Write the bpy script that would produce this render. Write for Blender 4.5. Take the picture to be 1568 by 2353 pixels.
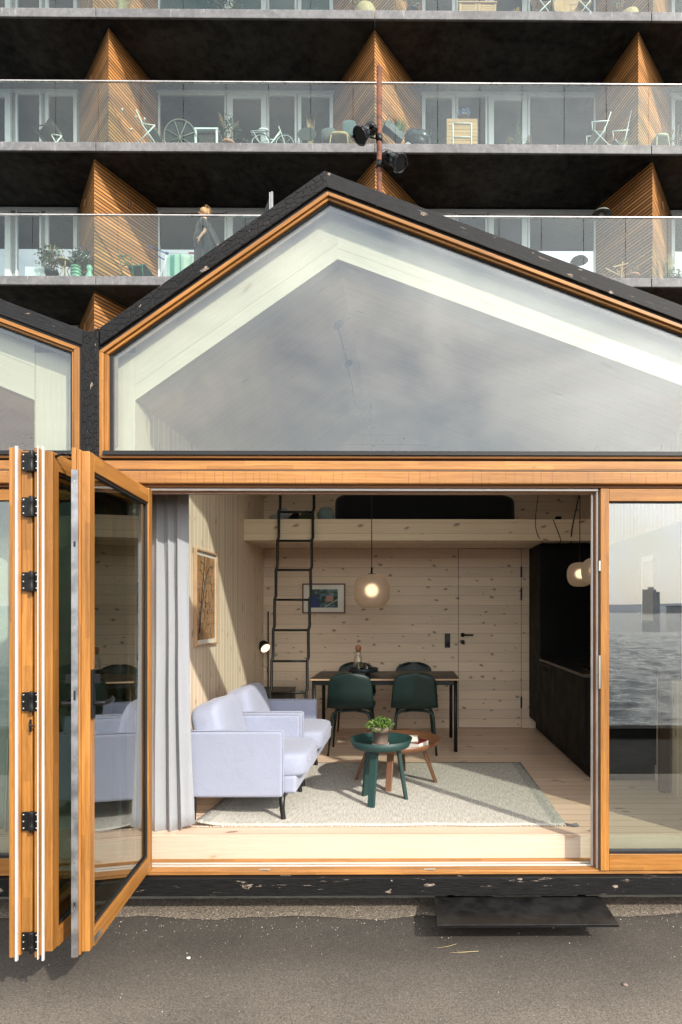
import bpy, math, random
from mathutils import Vector, Matrix, noise as mnoise
random.seed(7)
R = math.radians
S = bpy.context.scene
COL = S.collection
for o in list(bpy.data.objects): bpy.data.objects.remove(o)

# ------------------------------------------------------------------ camera
F, CU, CV, EYE, TH = 1400.0, 952.0, 1405.0, 1.42, R(0.41)   # focal length and principal point on a 1568 px wide picture
cam = bpy.data.cameras.new('camera'); camo = bpy.data.objects.new('camera', cam); COL.objects.link(camo)
camo.location = (0, 0, EYE); camo.rotation_euler = (R(90), 0, -TH)
cam.sensor_fit = 'HORIZONTAL'; cam.sensor_width = 36; cam.lens = 36 * F / 1568
cam.shift_x = (784 - CU) / 1568; cam.shift_y = (CV - 1176.5) / 1568
cam.clip_start = 0.05; cam.clip_end = 9000
S.camera = camo
def ray(u, v):
    a = (u - CU) / F; b = (CV - v) / F
    return Vector((a * math.cos(TH) + math.sin(TH), -a * math.sin(TH) + math.cos(TH), b))
def P(u, v, Y):
    d = ray(u, v); k = Y / d.y
    return Vector((d.x * k, Y, EYE + d.z * k))
def X(u, Y): return P(u, CV, Y).x
def Z(v, Y, u=942): return P(u, v, Y).z

# ------------------------------------------------------------------ world, sun, exposure
SUN = Vector((0.855, -1.0, 0.90)).normalized()            # towards the sun
EL = math.asin(SUN.z); AZ = math.atan2(SUN.x, SUN.y)
W = bpy.data.worlds.new('World'); S.world = W; W.use_nodes = True
nt = W.node_tree; nt.nodes.clear()
def wn(t, **k):
    n = nt.nodes.new(t)
    for a, b in k.items(): setattr(n, a, b)
    return n
tc = wn('ShaderNodeTexCoord'); sky = wn('ShaderNodeTexSky', sky_type='NISHITA', sun_disc=False)
sky.sun_elevation = EL; sky.sun_rotation = AZ; sky.air_density = 1.2; sky.dust_density = 2.0
mp = wn('ShaderNodeMapping'); mp.inputs['Scale'].default_value = (1.0, 1.0, 1.9); mp.inputs['Rotation'].default_value = (0.1, 0.35, 0.2)
nz = wn('ShaderNodeTexNoise'); nz.inputs['Scale'].default_value = 3.4; nz.inputs['Detail'].default_value = 7; nz.inputs['Roughness'].default_value = 0.6; nz.inputs['Distortion'].default_value = 0.5
rp = wn('ShaderNodeValToRGB'); rp.color_ramp.elements[0].position = 0.34; rp.color_ramp.elements[1].position = 0.62
nt.links.new(tc.outputs['Generated'], mp.inputs[0]); nt.links.new(mp.outputs[0], nz.inputs['Vector']); nt.links.new(nz.outputs[0], rp.inputs[0])
dot = wn('ShaderNodeVectorMath', operation='DOT_PRODUCT'); dot.inputs[1].default_value = SUN
nt.links.new(tc.outputs['Generated'], dot.inputs[0])
cl = wn('ShaderNodeMath', operation='MAXIMUM'); nt.links.new(dot.outputs['Value'], cl.inputs[0]); cl.inputs[1].default_value = 0
pw = wn('ShaderNodeMath', operation='POWER'); nt.links.new(cl.outputs[0], pw.inputs[0]); pw.inputs[1].default_value = 5
br = wn('ShaderNodeMath', operation='MULTIPLY_ADD'); nt.links.new(pw.outputs[0], br.inputs[0]); br.inputs[1].default_value = 14; br.inputs[2].default_value = 7.6
cc = wn('ShaderNodeVectorMath', operation='SCALE'); cc.inputs[0].default_value = (1.0, 0.985, 0.97); nt.links.new(br.outputs[0], cc.inputs['Scale'])
fm = wn('ShaderNodeMath', operation='MULTIPLY_ADD'); nt.links.new(rp.outputs[0], fm.inputs[0]); fm.inputs[1].default_value = 0.74; fm.inputs[2].default_value = 0.22
mx = wn('ShaderNodeMix', data_type='RGBA'); nt.links.new(fm.outputs[0], mx.inputs[0]); nt.links.new(sky.outputs[0], mx.inputs[6]); nt.links.new(cc.outputs[0], mx.inputs[7])
bg = wn('ShaderNodeBackground'); bg.inputs[1].default_value = 0.15; wo = wn('ShaderNodeOutputWorld')
nt.links.new(mx.outputs[2], bg.inputs[0]); nt.links.new(bg.outputs[0], wo.inputs[0])
sl = bpy.data.lights.new('sun', 'SUN'); sl.energy = 3.3; sl.angle = R(1.1); sl.color = (1.0, 0.93, 0.82)
so = bpy.data.objects.new('sun', sl); COL.objects.link(so); so.rotation_euler = SUN.to_track_quat('Z', 'Y').to_euler(); so.location = (6, -8, 9)
S.view_settings.view_transform = 'Standard'; S.view_settings.look = 'None'; S.view_settings.gamma = 1.0
S.view_settings.exposure = 0.70
S.render.engine = 'CYCLES'
S.cycles.max_bounces = 14; S.cycles.transparent_max_bounces = 24; S.cycles.diffuse_bounces = 8; S.cycles.glossy_bounces = 6; S.cycles.transmission_bounces = 8
S.cycles.caustics_reflective = False; S.cycles.caustics_refractive = False

# ------------------------------------------------------------------ material kit
class Mt:
    def __init__(s, name, base=(0.5, 0.5, 0.5), rough=0.5, metal=0.0, spec=0.5):
        s.m = bpy.data.materials.new(name); s.m.use_nodes = True; s.nt = s.m.node_tree
        s.b = s.nt.nodes['Principled BSDF']; s.out = s.nt.nodes['Material Output']
        s.b.inputs['Base Color'].default_value = (*base, 1); s.b.inputs['Roughness'].default_value = rough
        s.b.inputs['Metallic'].default_value = metal; s.b.inputs['Specular IOR Level'].default_value = spec
    def put(s, sock, v):
        if isinstance(v, bpy.types.NodeSocket): s.nt.links.new(v, sock)
        elif v is not None:
            if isinstance(v, (tuple, list)) and len(v) == 3 and sock.type == 'RGBA': v = (*v, 1)
            sock.default_value = v
    def n(s, t, ins=None, **k):
        n = s.nt.nodes.new(t)
        for a, b in k.items(): setattr(n, a, b)
        for a, b in (ins or {}).items(): s.put(n.inputs[a], b)
        return n
    def ma(s, op, a, b=0.0, c=0.0, clamp=False):
        n = s.n('ShaderNodeMath', operation=op, use_clamp=clamp); s.put(n.inputs[0], a); s.put(n.inputs[1], b)
        if len(n.inputs) > 2: s.put(n.inputs[2], c)
        return n.outputs[0]
    def ss(s, x, a, b, lo=0.0, hi=1.0):
        n = s.n('ShaderNodeMapRange', interpolation_type='SMOOTHSTEP')
        for i, v in enumerate((x, a, b, lo, hi)): s.put(n.inputs[i], v)
        return n.outputs[0]
    def mix(s, f, a, b, bt='MIX'):
        n = s.n('ShaderNodeMix', data_type='RGBA', blend_type=bt); s.put(n.inputs[0], f); s.put(n.inputs[6], a); s.put(n.inputs[7], b)
        return n.outputs[2]
    def uv(s):
        t = s.n('ShaderNodeUVMap', uv_map='UVMap'); q = s.n('ShaderNodeSeparateXYZ', {0: t.outputs[0]})
        return q.outputs[0], q.outputs[1]
    def obj(s):
        t = s.n('ShaderNodeTexCoord'); q = s.n('ShaderNodeSeparateXYZ', {0: t.outputs['Object']})
        return t.outputs['Object'], q.outputs
    def vec(s, x, y, z=0.0):
        return s.n('ShaderNodeCombineXYZ', {0: x, 1: y, 2: z}).outputs[0]
    def noise(s, v, scale=1.0, detail=4.0, rough=0.5, dist=0.0, color=False):
        n = s.n('ShaderNodeTexNoise', {'Vector': v, 'Scale': scale, 'Detail': detail, 'Roughness': rough, 'Distortion': dist})
        return n.outputs[1 if color else 0]
    def white(s, v):
        return s.n('ShaderNodeTexWhiteNoise', {1 if False else 'W': v}, noise_dimensions='1D').outputs[0]
    def vor(s, v, scale=1.0, feature='F1', rand=1.0, dims='3D'):
        n = s.n('ShaderNodeTexVoronoi', {'Vector': v, 'Scale': scale, 'Randomness': rand}, feature=feature, voronoi_dimensions=dims)
        return n
    def bump(s, h, strength=0.3, dist=0.01):
        n = s.n('ShaderNodeBump', {'Height': h, 'Strength': strength, 'Distance': dist}); s.put(s.b.inputs['Normal'], n.outputs[0])
    def set(s, **k):
        for a, b in k.items(): s.put(s.b.inputs[a.replace('_', ' ')], b)
        return s.m

def plain(name, base, rough=0.5, metal=0.0, var=0.12, nscale=6.0, bump=0.0, bscale=80.0, spec=0.5):
    t = Mt(name, base, rough, metal, spec); o, _ = t.obj()
    nn = t.noise(o, nscale, 5, 0.6)
    k = t.ss(nn, 0.3, 0.7, 1 - var, 1 + var)
    c = t.n('ShaderNodeVectorMath', {0: base, 'Scale': k}, operation='SCALE').outputs[0]
    t.set(Base_Color=c); t.put(t.b.inputs['Roughness'], t.ss(nn, 0.3, 0.7, max(0.02, rough - 0.06), min(1, rough + 0.06)))
    if bump: t.bump(t.noise(o, bscale, 4), bump, 0.004)
    return t.m

def wood(name, lo, hi, w=None, gap=0.02, gapcol=(0.05, 0.03, 0.02), knots=0.0, knotcol=(0.16, 0.095, 0.06), rough=0.5, tone=0.14, grain=1.0, diag=False, kscale=(4.0, 6.5), cracks=False, bumpy=0.25, wear=0.0, blocks=False):
    """boards: UV.x metres along the grain, UV.y across; w = board width"""
    t = Mt(name, hi, rough); u, v = t.uv()
    if diag:
        s_ = t.ma('MULTIPLY', t.ma('ADD', v, t.ma('MULTIPLY', u, 0.62)), 1.0); u = t.ma('SUBTRACT', u, t.ma('MULTIPLY', v, 0.62)); v = s_
    if w:
        q = t.ma('DIVIDE', v, w); bid = t.ma('FLOOR', q); f = t.ma('FRACT', q); wn_ = t.white(bid); u = t.ma('ADD', u, t.ma('MULTIPLY', wn_, 7.3))
    else:
        bid = 0.0; f = None; wn_ = None
    warp = t.noise(t.vec(t.ma('MULTIPLY', u, 2.2), t.ma('MULTIPLY', v, 7), bid), 1.0, 2)
    v2 = t.ma('ADD', v, t.ma('MULTIPLY', warp, 0.035))
    g1 = t.noise(t.vec(t.ma('MULTIPLY', u, 2.4 * grain), t.ma('MULTIPLY', v2, 75 * grain), bid), 1.0, 5, 0.65)
    g2 = t.noise(t.vec(t.ma('MULTIPLY', u, 16 * grain), t.ma('MULTIPLY', v2, 420 * grain), bid), 1.0, 3, 0.6)
    gr = t.ma('ADD', t.ma('MULTIPLY', g1, 0.65), t.ma('MULTIPLY', g2, 0.35))
    c = t.mix(t.ss(gr, 0.30, 0.68), lo, hi)
    big = t.noise(t.vec(t.ma('MULTIPLY', u, 0.9), t.ma('MULTIPLY', v, 1.5), bid), 1.0, 3)
    if wn_ is not None:
        k = t.ma('ADD', t.ss(wn_, 0, 1, 1 - tone, 1 + tone), t.ss(big, 0.3, 0.7, -tone * 0.5, tone * 0.5))
    else:
        k = t.ss(big, 0.3, 0.7, 1 - tone, 1 + tone)
    c = t.n('ShaderNodeVectorMath', {0: c, 'Scale': k}, operation='SCALE').outputs[0]
    if blocks:   # finger-jointed lamellas: each short block has a tone of its own
        cb = t.ma('ADD', t.ma('MULTIPLY', t.ma('FLOOR', t.ma('DIVIDE', v, 0.031)), 3.31), t.ma('MULTIPLY', t.ma('FLOOR', t.ma('ADD', t.ma('DIVIDE', u, 0.52), t.ma('MULTIPLY', t.white(t.ma('FLOOR', t.ma('DIVIDE', v, 0.031))), 3.0))), 7.77))
        c = t.n('ShaderNodeVectorMath', {0: c, 'Scale': t.ss(t.white(cb), 0, 1, 0.86, 1.13)}, operation='SCALE').outputs[0]
    if knots > 0:
        vv = t.vec(t.ma('ADD', t.ma('MULTIPLY', u, kscale[0]), t.ma('MULTIPLY', v, t.ma('MULTIPLY_ADD', wn_ if wn_ is not None else .5, 8.0, -4.0))), t.ma('MULTIPLY', v, kscale[1]), 0.0)
        wv = t.noise(vv, 6.0, 2, 0.5, 0, True)
        vv = t.n('ShaderNodeVectorMath', {0: vv, 1: t.n('ShaderNodeVectorMath', {0: wv, 'Scale': 0.07}, operation='SCALE').outputs[0]}, operation='ADD').outputs[0]
        vo = t.vor(vv, 1.0, 'F1', 1.0, '2D')
        pick = t.n('ShaderNodeSeparateColor', {0: vo.outputs['Color']}).outputs
        r_ = t.ma('MULTIPLY', t.ss(pick[0], 1.0 - knots, 1.02 - knots, 0.0, 1.0), t.ss(pick[1], 0, 1, 0.028, 0.10))
        dd = t.ma('DIVIDE', vo.outputs['Distance'], t.ma('MAXIMUM', r_, 0.0001))
        core = t.ss(dd, 0.75, 1.25, 1.0, 0.0); halo = t.ss(dd, 1.0, 2.4, 0.38, 0.0)
        c = t.mix(halo, c, tuple(x * 0.72 for x in lo)); c = t.mix(t.ma('MULTIPLY', core, 0.7), c, knotcol)
    if wear > 0:
        ns = t.noise(t.vec(t.ma('MULTIPLY', u, 5), t.ma('MULTIPLY', v, 14), 1.7), 1.0, 6, 0.7)
        c = t.mix(t.ss(ns, 0.62, 0.72, 0, wear), c, (0.05, 0.035, 0.025))
    h = gr
    if cracks:
        cu = t.ma('ADD', u, t.ma('MULTIPLY', t.noise(t.vec(t.ma('MULTIPLY', v, 40), t.ma('MULTIPLY', u, 9), 0.3), 1.0, 3), 0.012))
        cr = t.n('ShaderNodeTexVoronoi', {'W': cu, 'Scale': 19.0, 'Randomness': 1.0}, voronoi_dimensions='1D', feature='DISTANCE_TO_EDGE').outputs['Distance']
        ln = t.noise(t.vec(t.ma('MULTIPLY', u, 7), t.ma('MULTIPLY', v, 9), 4.0), 1.0, 2)
        cm = t.ma('MULTIPLY', t.ss(cr, 0.0, 0.045, 1.0, 0.0), t.ss(ln, 0.35, 0.62))
        c = t.mix(t.ma('MULTIPLY', cm, 0.85), c, (0.05, 0.025, 0.012))
    if w:
        e = t.ma('MINIMUM', f, t.ma('SUBTRACT', 1.0, f)); gm = t.ss(e, gap * 0.5, gap * 1.3, 1.0, 0.0)
        c = t.mix(gm, c, gapcol); h = t.ma('SUBTRACT', t.ma('MULTIPLY', gr, 0.3), t.ma('MULTIPLY', gm, 1.2))
    t.set(Base_Color=c); t.put(t.b.inputs['Roughness'], t.ss(gr, 0.2, 0.8, rough - 0.08, rough + 0.12))
    t.bump(h, bumpy, 0.003)
    return t.m

def charred(name, crack=1.0, wear=0.25, tone=0.022):
    t = Mt(name, (0.02, 0.02, 0.02), 0.55); u, v = t.uv()
    b = t.vec(t.ma('MULTIPLY', u, 20), t.ma('MULTIPLY', v, 34), 0.0)
    wv = t.noise(t.vec(u, v, 0), 30, 3, 0.6, 0, True)
    b2 = t.n('ShaderNodeVectorMath', {0: b, 1: t.n('ShaderNodeVectorMath', {0: wv, 'Scale': 0.8}, operation='SCALE').outputs[0]}, operation='ADD').outputs[0]
    e = t.vor(b2, 1.0, 'DISTANCE_TO_EDGE', dims='2D').outputs['Distance']
    fine = t.noise(t.vec(t.ma('MULTIPLY', u, 10), t.ma('MULTIPLY', v, 190), 0), 1.0, 4, 0.7)
    cr = t.ss(e, 0.0, 0.10, 1.0, 0.0)
    c = t.mix(t.ss(fine, 0.3, 0.75), (tone * 0.45, tone * 0.45, tone * 0.5), (tone * 2.1, tone * 2.1, tone * 2.2))
    c = t.mix(t.ma('MULTIPLY', cr, 0.8 * crack), c, (0.004, 0.004, 0.004))
    kv = t.vec(t.ma('MULTIPLY', u, 4.5), t.ma('MULTIPLY', v, 10), 3.0)
    kw = t.noise(kv, 3.0, 4, 0.6, 0, True)
    kv = t.n('ShaderNodeVectorMath', {0: kv, 1: t.n('ShaderNodeVectorMath', {0: kw, 'Scale': 0.55}, operation='SCALE').outputs[0]}, operation='ADD').outputs[0]
    vo = t.vor(kv, 1.0, dims='2D'); pk = t.n('ShaderNodeSeparateColor', {0: vo.outputs['Color']}).outputs
    km = t.ma('MULTIPLY', t.ss(t.ma('DIVIDE', vo.outputs['Distance'], t.ss(pk[1], 0, 1, 0.3, 1.1)), 0.08, 0.11, 1, 0), t.ss(pk[0], 0.45, 0.5))
    ring = t.ma('MULTIPLY', km, t.ss(t.noise(kv, 9.0, 3, 0.6), 0.40, 0.52, 0.0, 1))
    c = t.mix(t.ma('MULTIPLY', ring, 0.8), c, (0.36, 0.29, 0.23))
    ws = t.noise(t.vec(t.ma('MULTIPLY', u, 5.0), t.ma('MULTIPLY', v, 34), 5.0), 1.0, 7, 0.75)
    c = t.mix(t.ss(ws, 0.61, 0.66, 0, wear), c, (0.34, 0.27, 0.22))
    t.set(Base_Color=c); t.bump(t.ma('SUBTRACT', t.ma('MULTIPLY', fine, 0.35), t.ma('MULTIPLY', cr, crack)), 0.7, 0.006)
    t.put(t.b.inputs['Roughness'], t.ss(fine, 0.2, 0.8, 0.42, 0.7))
    return t.m

def glass(name, boost=1.0, base=0.04, tint=(0.93, 0.97, 0.95), rough=0.0, wavy=0.0):
    """clear pane: part of the light passes, part is mirrored, more at a glancing angle"""
    t = Mt(name); t.nt.nodes.remove(t.b)
    bf = t.n('ShaderNodeNewGeometry').outputs['Backfacing']
    fr = t.n('ShaderNodeFresnel', {'IOR': t.ma('MULTIPLY_ADD', bf, 1 / 1.5 - 1.5, 1.5)}).outputs[0]
    k = t.ma('ADD', t.ma('MULTIPLY', fr, boost), base, clamp=True)
    ins = {'Color': (0.97, 0.98, 1.0, 1), 'Roughness': rough}
    gl = t.n('ShaderNodeBsdfGlossy', ins)
    if wavy:
        o, _ = t.obj(); bn = t.n('ShaderNodeBump', {'Height': t.noise(o, 1.3, 2), 'Strength': wavy, 'Distance': 0.02}); t.nt.links.new(bn.outputs[0], gl.inputs['Normal'])
    tr = t.n('ShaderNodeBsdfTransparent', {'Color': (*tint, 1)})
    mx = t.n('ShaderNodeMixShader'); t.put(mx.inputs[0], k); t.nt.links.new(tr.outputs[0], mx.inputs[1]); t.nt.links.new(gl.outputs[0], mx.inputs[2])
    t.nt.links.new(mx.outputs[0], t.out.inputs[0])
    return t.m

def emis(name, col, st):
    t = Mt(name, col, 0.5); t.put(t.b.inputs['Emission Color'], (*col, 1)); t.b.inputs['Emission Strength'].default_value = st
    return t.m

OAK = wood('oak', (0.235, 0.090, 0.016), (0.385, 0.172, 0.038), blocks=True, tone=0.2, rough=0.42, bumpy=0.22, wear=0.3)
OAKDK = wood('weathered_oak', (0.16, 0.062, 0.016), (0.30, 0.12, 0.03), tone=0.2, rough=0.5, wear=0.7)
OAKCR = wood('cracked_oak', (0.27, 0.11, 0.026), (0.44, 0.205, 0.06), tone=0.25, rough=0.5, cracks=True, wear=0.35)
OAKW = wood('worn_oak', (0.27, 0.11, 0.026), (0.44, 0.205, 0.06), blocks=True, tone=0.22, rough=0.5, wear=0.6)
PINE = wood('pine_boards', (0.72, 0.56, 0.42), (0.83, 0.68, 0.53), w=0.115, gap=0.018, gapcol=(0.42, 0.30, 0.20), knots=0.7, tone=0.07, kscale=(5.0, 7.5))
PINEV = wood('pine_panelling', (0.66, 0.52, 0.385), (0.77, 0.63, 0.485), w=0.088, gap=0.085, gapcol=(0.92, 0.82, 0.66), knots=0.6, tone=0.06, kscale=(3.2, 8))
PINEF = wood('pine_floor', (0.66, 0.48, 0.35), (0.78, 0.60, 0.46), w=0.118, gap=0.03, gapcol=(0.30, 0.20, 0.14), knots=0.34, tone=0.07, rough=0.32, kscale=(3.0, 5))
PINEW = wood('pine_white', (0.52, 0.425, 0.325), (0.61, 0.515, 0.41), w=0.20, gap=0.010, gapcol=(0.35, 0.28, 0.2), knots=0.22, knotcol=(0.42, 0.27, 0.16), tone=0.05, kscale=(2.4, 5))
PINEC = wood('pine_ceiling', (0.66, 0.52, 0.38), (0.70, 0.56, 0.42), w=0.094, gap=0.05, gapcol=(0.76, 0.63, 0.49), knots=0.12, tone=0.03, kscale=(3, 8))
PINEB = wood('pine_beam', (0.70, 0.53, 0.36), (0.80, 0.64, 0.46), w=0.115, gap=0.012, gapcol=(0.30, 0.2, 0.12), knots=0.7, tone=0.05, kscale=(3.4, 6))
LARCH = wood('larch_cladding', (0.36, 0.145, 0.035), (0.60, 0.28, 0.085), w=0.078, gap=0.2, gapcol=(0.012, 0.008, 0.006), knots=0.3, tone=0.30, rough=0.55)
CHAR = charred('charred_crackled', 1.0, 0.15, 0.009); CHARS = charred('charred_smooth', 0.03, 0.35, 0.014); CHARB = charred('charred_beam', 0.05, 0.7, 0.0065)
for m_ in (CHAR, CHARS, CHARB): m_.node_tree.nodes['Principled BSDF'].inputs['Specular IOR Level'].default_value = 0.22
BLACK = plain('black_rubber', (0.012, 0.012, 0.013), 0.5); BLKM = plain('black_metal', (0.006, 0.006, 0.0065), 0.4, 0.0, spec=0.35)
KBLK = plain('black_cabinet', (0.003, 0.003, 0.003), 0.6, var=0.05, spec=0.15); SEAL = plain('white_seal', (0.50, 0.49, 0.46), 0.5, var=0.05)
ALU = plain('grey_aluminium', (0.42, 0.42, 0.42), 0.35, 0.9); GALV = plain('galvanised_strip', (0.36, 0.36, 0.37), 0.42, 0.85, var=0.3, nscale=14)
STEEL = plain('steel_screw', (0.6, 0.58, 0.5), 0.3, 1.0); BROWN = plain('brown_spacer', (0.25, 0.17, 0.12), 0.5)
GLU = glass('gable_glass', 1.1, 0.050, (0.915, 0.965, 0.945), wavy=0.01); GLF = glass('facade_glass', 1.4, 0.09, (0.92, 0.96, 0.93), wavy=0.004)
GLL = glass('leaf_glass', 1.5, 0.07, (0.55, 0.62, 0.58)); GLB = glass('balcony_glass', 0.7, 0.010, (0.86, 0.93, 0.91))
GLC = glass('clear_glass', 0.9, 0.02, (0.95, 0.94, 0.91)); GLS = glass('smoked_glass', 0.9, 0.02, (0.55, 0.53, 0.47))
GREEN = plain('dark_green_paint', (0.0050, 0.020, 0.018), 0.48, var=0.06, bump=0.05, bscale=200)
GRNT = plain('green_table_paint', (0.010, 0.040, 0.037), 0.55, var=0.05, bump=0.1, bscale=300)
WALN = wood('stained_oak', (0.10, 0.042, 0.018), (0.175, 0.078, 0.036), tone=0.1, rough=0.4)
TBLK = plain('table_black', (0.011, 0.009, 0.008), 0.42, var=0.05)
LAM = plain('plywood_edge', (0.52, 0.33, 0.2), 0.5)
WHITE = plain('white_paint', (0.78, 0.79, 0.78), 0.4, var=0.04); PAPER = plain('paper', (0.78, 0.75, 0.68), 0.7, var=0.05)
TERRA = plain('clay', (0.20, 0.145, 0.12), 0.75, var=0.25, nscale=9); TERR2 = plain('terracotta', (0.45, 0.20, 0.12), 0.7)
CORK = plain('cork', (0.42, 0.19, 0.09), 0.8, var=0.25, nscale=60); TRAY = plain('tray_blue_grey', (0.022, 0.030, 0.040), 0.4)
WICK = plain('wicker', (0.50, 0.34, 0.17), 0.6, var=0.3, nscale=50); TEAK = wood('teak', (0.40, 0.20, 0.08), (0.58, 0.32, 0.14), tone=0.15)
def conc(name, lo, hi, sc=1.0, streak=0.0, rough=0.7):
    t = Mt(name, hi, rough); o, q = t.obj()
    a = t.noise(o, 1.1 * sc, 8, 0.7, 0.6); b = t.noise(o, 9 * sc, 6, 0.7)
    c = t.mix(t.ss(t.ma('ADD', t.ma('MULTIPLY', a, 0.6), t.ma('MULTIPLY', b, 0.4)), 0.36, 0.66), lo, hi)
    if streak:
        s_ = t.noise(t.vec(t.ma('MULTIPLY', q[0], 14), t.ma('MULTIPLY', q[1], 14), t.ma('MULTIPLY', q[2], 2)), 1.0, 6, 0.75)
        c = t.mix(t.ss(s_, 0.58, 0.72, 0, streak), c, tuple(min(0.8, x * 1.9) for x in hi))
    t.set(Base_Color=c); t.put(t.b.inputs['Specular IOR Level'], 0.5 if hi[0] > .1 else 0.08); t.bump(b, 0.25, 0.004); return t.m
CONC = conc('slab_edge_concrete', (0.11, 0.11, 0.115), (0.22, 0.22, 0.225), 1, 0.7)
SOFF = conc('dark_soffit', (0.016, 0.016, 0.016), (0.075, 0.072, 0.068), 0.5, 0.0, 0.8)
FOUND = conc('foundation_concrete', (0.13, 0.13, 0.11), (0.22, 0.21, 0.18), 3)
def rust():
    t = Mt('rusted_steel', (0.12, 0.04, 0.02), 0.75); o, _ = t.obj()
    t.set(Base_Color=t.mix(t.ss(t.noise(o, 14, 8, 0.7), 0.35, 0.65), (0.07, 0.022, 0.012), (0.19, 0.062, 0.032))); t.bump(t.noise(o, 90, 4), 0.3, 0.003); return t.m
RUST = rust()
def leafmat(name, a, b):
    t = Mt(name, a, 0.5); o, _ = t.obj()
    t.set(Base_Color=t.mix(t.ss(t.noise(o, 18, 3), 0.35, 0.65), a, b)); t.put(t.b.inputs['Subsurface Weight'], 0.0); return t.m
LEAF = leafmat('leaves_dark', (0.018, 0.040, 0.015), (0.055, 0.095, 0.035)); LEAFB = leafmat('leaves_bright', (0.035, 0.09, 0.012), (0.14, 0.22, 0.04))
STRAW = leafmat('straw', (0.35, 0.27, 0.13), (0.6, 0.48, 0.28)); HEATH = leafmat('heather', (0.16, 0.10, 0.06), (0.34, 0.22, 0.12))
def fabric(name, base, sc=420, bump=0.5, var=0.12, weave=False):
    t = Mt(name, base, 0.9, spec=0.2); o, q = t.obj(); a = t.noise(o, sc, 3, 0.6); b = t.noise(o, 3.0, 4)
    k = t.ma('ADD', t.ss(a, 0.3, 0.7, 1 - var, 1 + var), t.ss(b, 0.3, 0.7, -0.03, 0.03))
    c = t.n('ShaderNodeVectorMath', {0: base, 'Scale': k}, operation='SCALE').outputs[0]
    t.set(Base_Color=c); t.bump(t.ma('ADD', a, t.ma('MULTIPLY', t.noise(o, 7.5, 4, 0.6, 0.8), 5.0)), bump, 0.002); t.put(t.b.inputs['Sheen Weight'], 0.2); return t.m
SOFA = fabric('pale_lavender_wool', (0.29, 0.315, 0.41), 300, 0.5, 0.12)
CURT = fabric('grey_linen', (0.29, 0.305, 0.33), 500, 0.3, 0.10)
CURTP = fabric('pale_green_curtain', (0.42, 0.46, 0.42), 300, 0.3, 0.08)
DUVET = fabric('black_bedding', (0.005, 0.006, 0.007), 300, 0.5, 0.2)
SHEET = fabric('white_cloth', (0.5, 0.52, 0.52), 200, 0.4, 0.1); DRESS = fabric('charcoal_dress', (0.010, 0.013, 0.014), 200, 0.4, 0.1)
SKIN = plain('skin', (0.55, 0.30, 0.22), 0.55, var=0.05); HAIR = plain('blond_hair', (0.33, 0.21, 0.10), 0.6, var=0.35, nscale=40)
def rugmat():
    t = Mt('rug_weave', (0.5, 0.5, 0.45), 0.95, spec=0.1); u, v = t.uv()
    a = t.noise(t.vec(t.ma('MULTIPLY', u, 110), t.ma('MULTIPLY', v, 13), 0), 1.0, 5, 0.75)
    zz = t.ma('SINE', t.ma('ADD', t.ma('MULTIPLY', u, 620), t.ma('MULTIPLY', t.ma('PINGPONG', v, 0.009), 420)))
    c = t.mix(t.ss(a, 0.36, 0.64), (0.38, 0.365, 0.325), (0.61, 0.585, 0.525))
    c = t.mix(t.ss(a, 0.30, 0.38, 0.75, 0), c, (0.16, 0.17, 0.17))
    e = t.ss(t.ma('ABSOLUTE', u), 1.13, 1.145, 0.0, 1.0)
    h = t.noise(t.vec(t.ma('MULTIPLY', u, 90), t.ma('MULTIPLY', v, 90), 0), 1.0, 3, 0.7)
    c = t.mix(t.ma('MULTIPLY', e, t.ss(h, 0.4, 0.58, 0.55, 0.05)), c, (0.07, 0.09, 0.095))
    t.set(Base_Color=c); t.bump(t.ma('ADD', t.ma('MULTIPLY', zz, 0.3), a), 0.7, 0.004); return t.m
RUG = rugmat()
def asphalt():
    t = Mt('asphalt', (0.1, 0.09, 0.08), 0.85); o, q = t.obj()
    fine = t.noise(o, 110, 5, 0.85); mid = t.noise(o, 1.2, 6, 0.6); low = t.noise(t.vec(t.ma('MULTIPLY', q[0], 0.7), t.ma('MULTIPLY', q[1], 3), 0), 1.0, 3)
    c = t.mix(t.ss(fine, 0.38, 0.66), (0.078, 0.067, 0.055), (0.196, 0.169, 0.140))
    k = t.ma('ADD', t.ss(mid, 0.3, 0.7, 0.80, 1.14), t.ss(low, 0.3, 0.7, -0.05, 0.05))
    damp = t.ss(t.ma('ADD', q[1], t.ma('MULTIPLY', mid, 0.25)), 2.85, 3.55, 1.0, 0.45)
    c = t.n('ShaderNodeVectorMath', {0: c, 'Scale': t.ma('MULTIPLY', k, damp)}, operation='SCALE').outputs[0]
    vo = t.vor(o, 95); pk = t.n('ShaderNodeSeparateColor', {0: vo.outputs['Color']}).outputs
    sp = t.ma('MULTIPLY', t.ss(vo.outputs['Distance'], 0.18, 0.26, 1, 0), t.ss(pk[0], 0.975, 0.985))
    c = t.mix(t.ma('MULTIPLY', sp, 0.6), c, (0.45, 0.42, 0.37))
    vd = t.vor(o, 70); pd = t.n('ShaderNodeSeparateColor', {0: vd.outputs['Color']}).outputs
    c = t.mix(t.ma('MULTIPLY', t.ss(vd.outputs['Distance'], 0.2, 0.3, 0.8, 0), t.ss(pd[0], 0.90, 0.93)), c, (0.02, 0.018, 0.016))
    t.set(Base_Color=c); t.bump(fine, 0.6, 0.004); return t.m
ASPH = asphalt()
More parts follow.
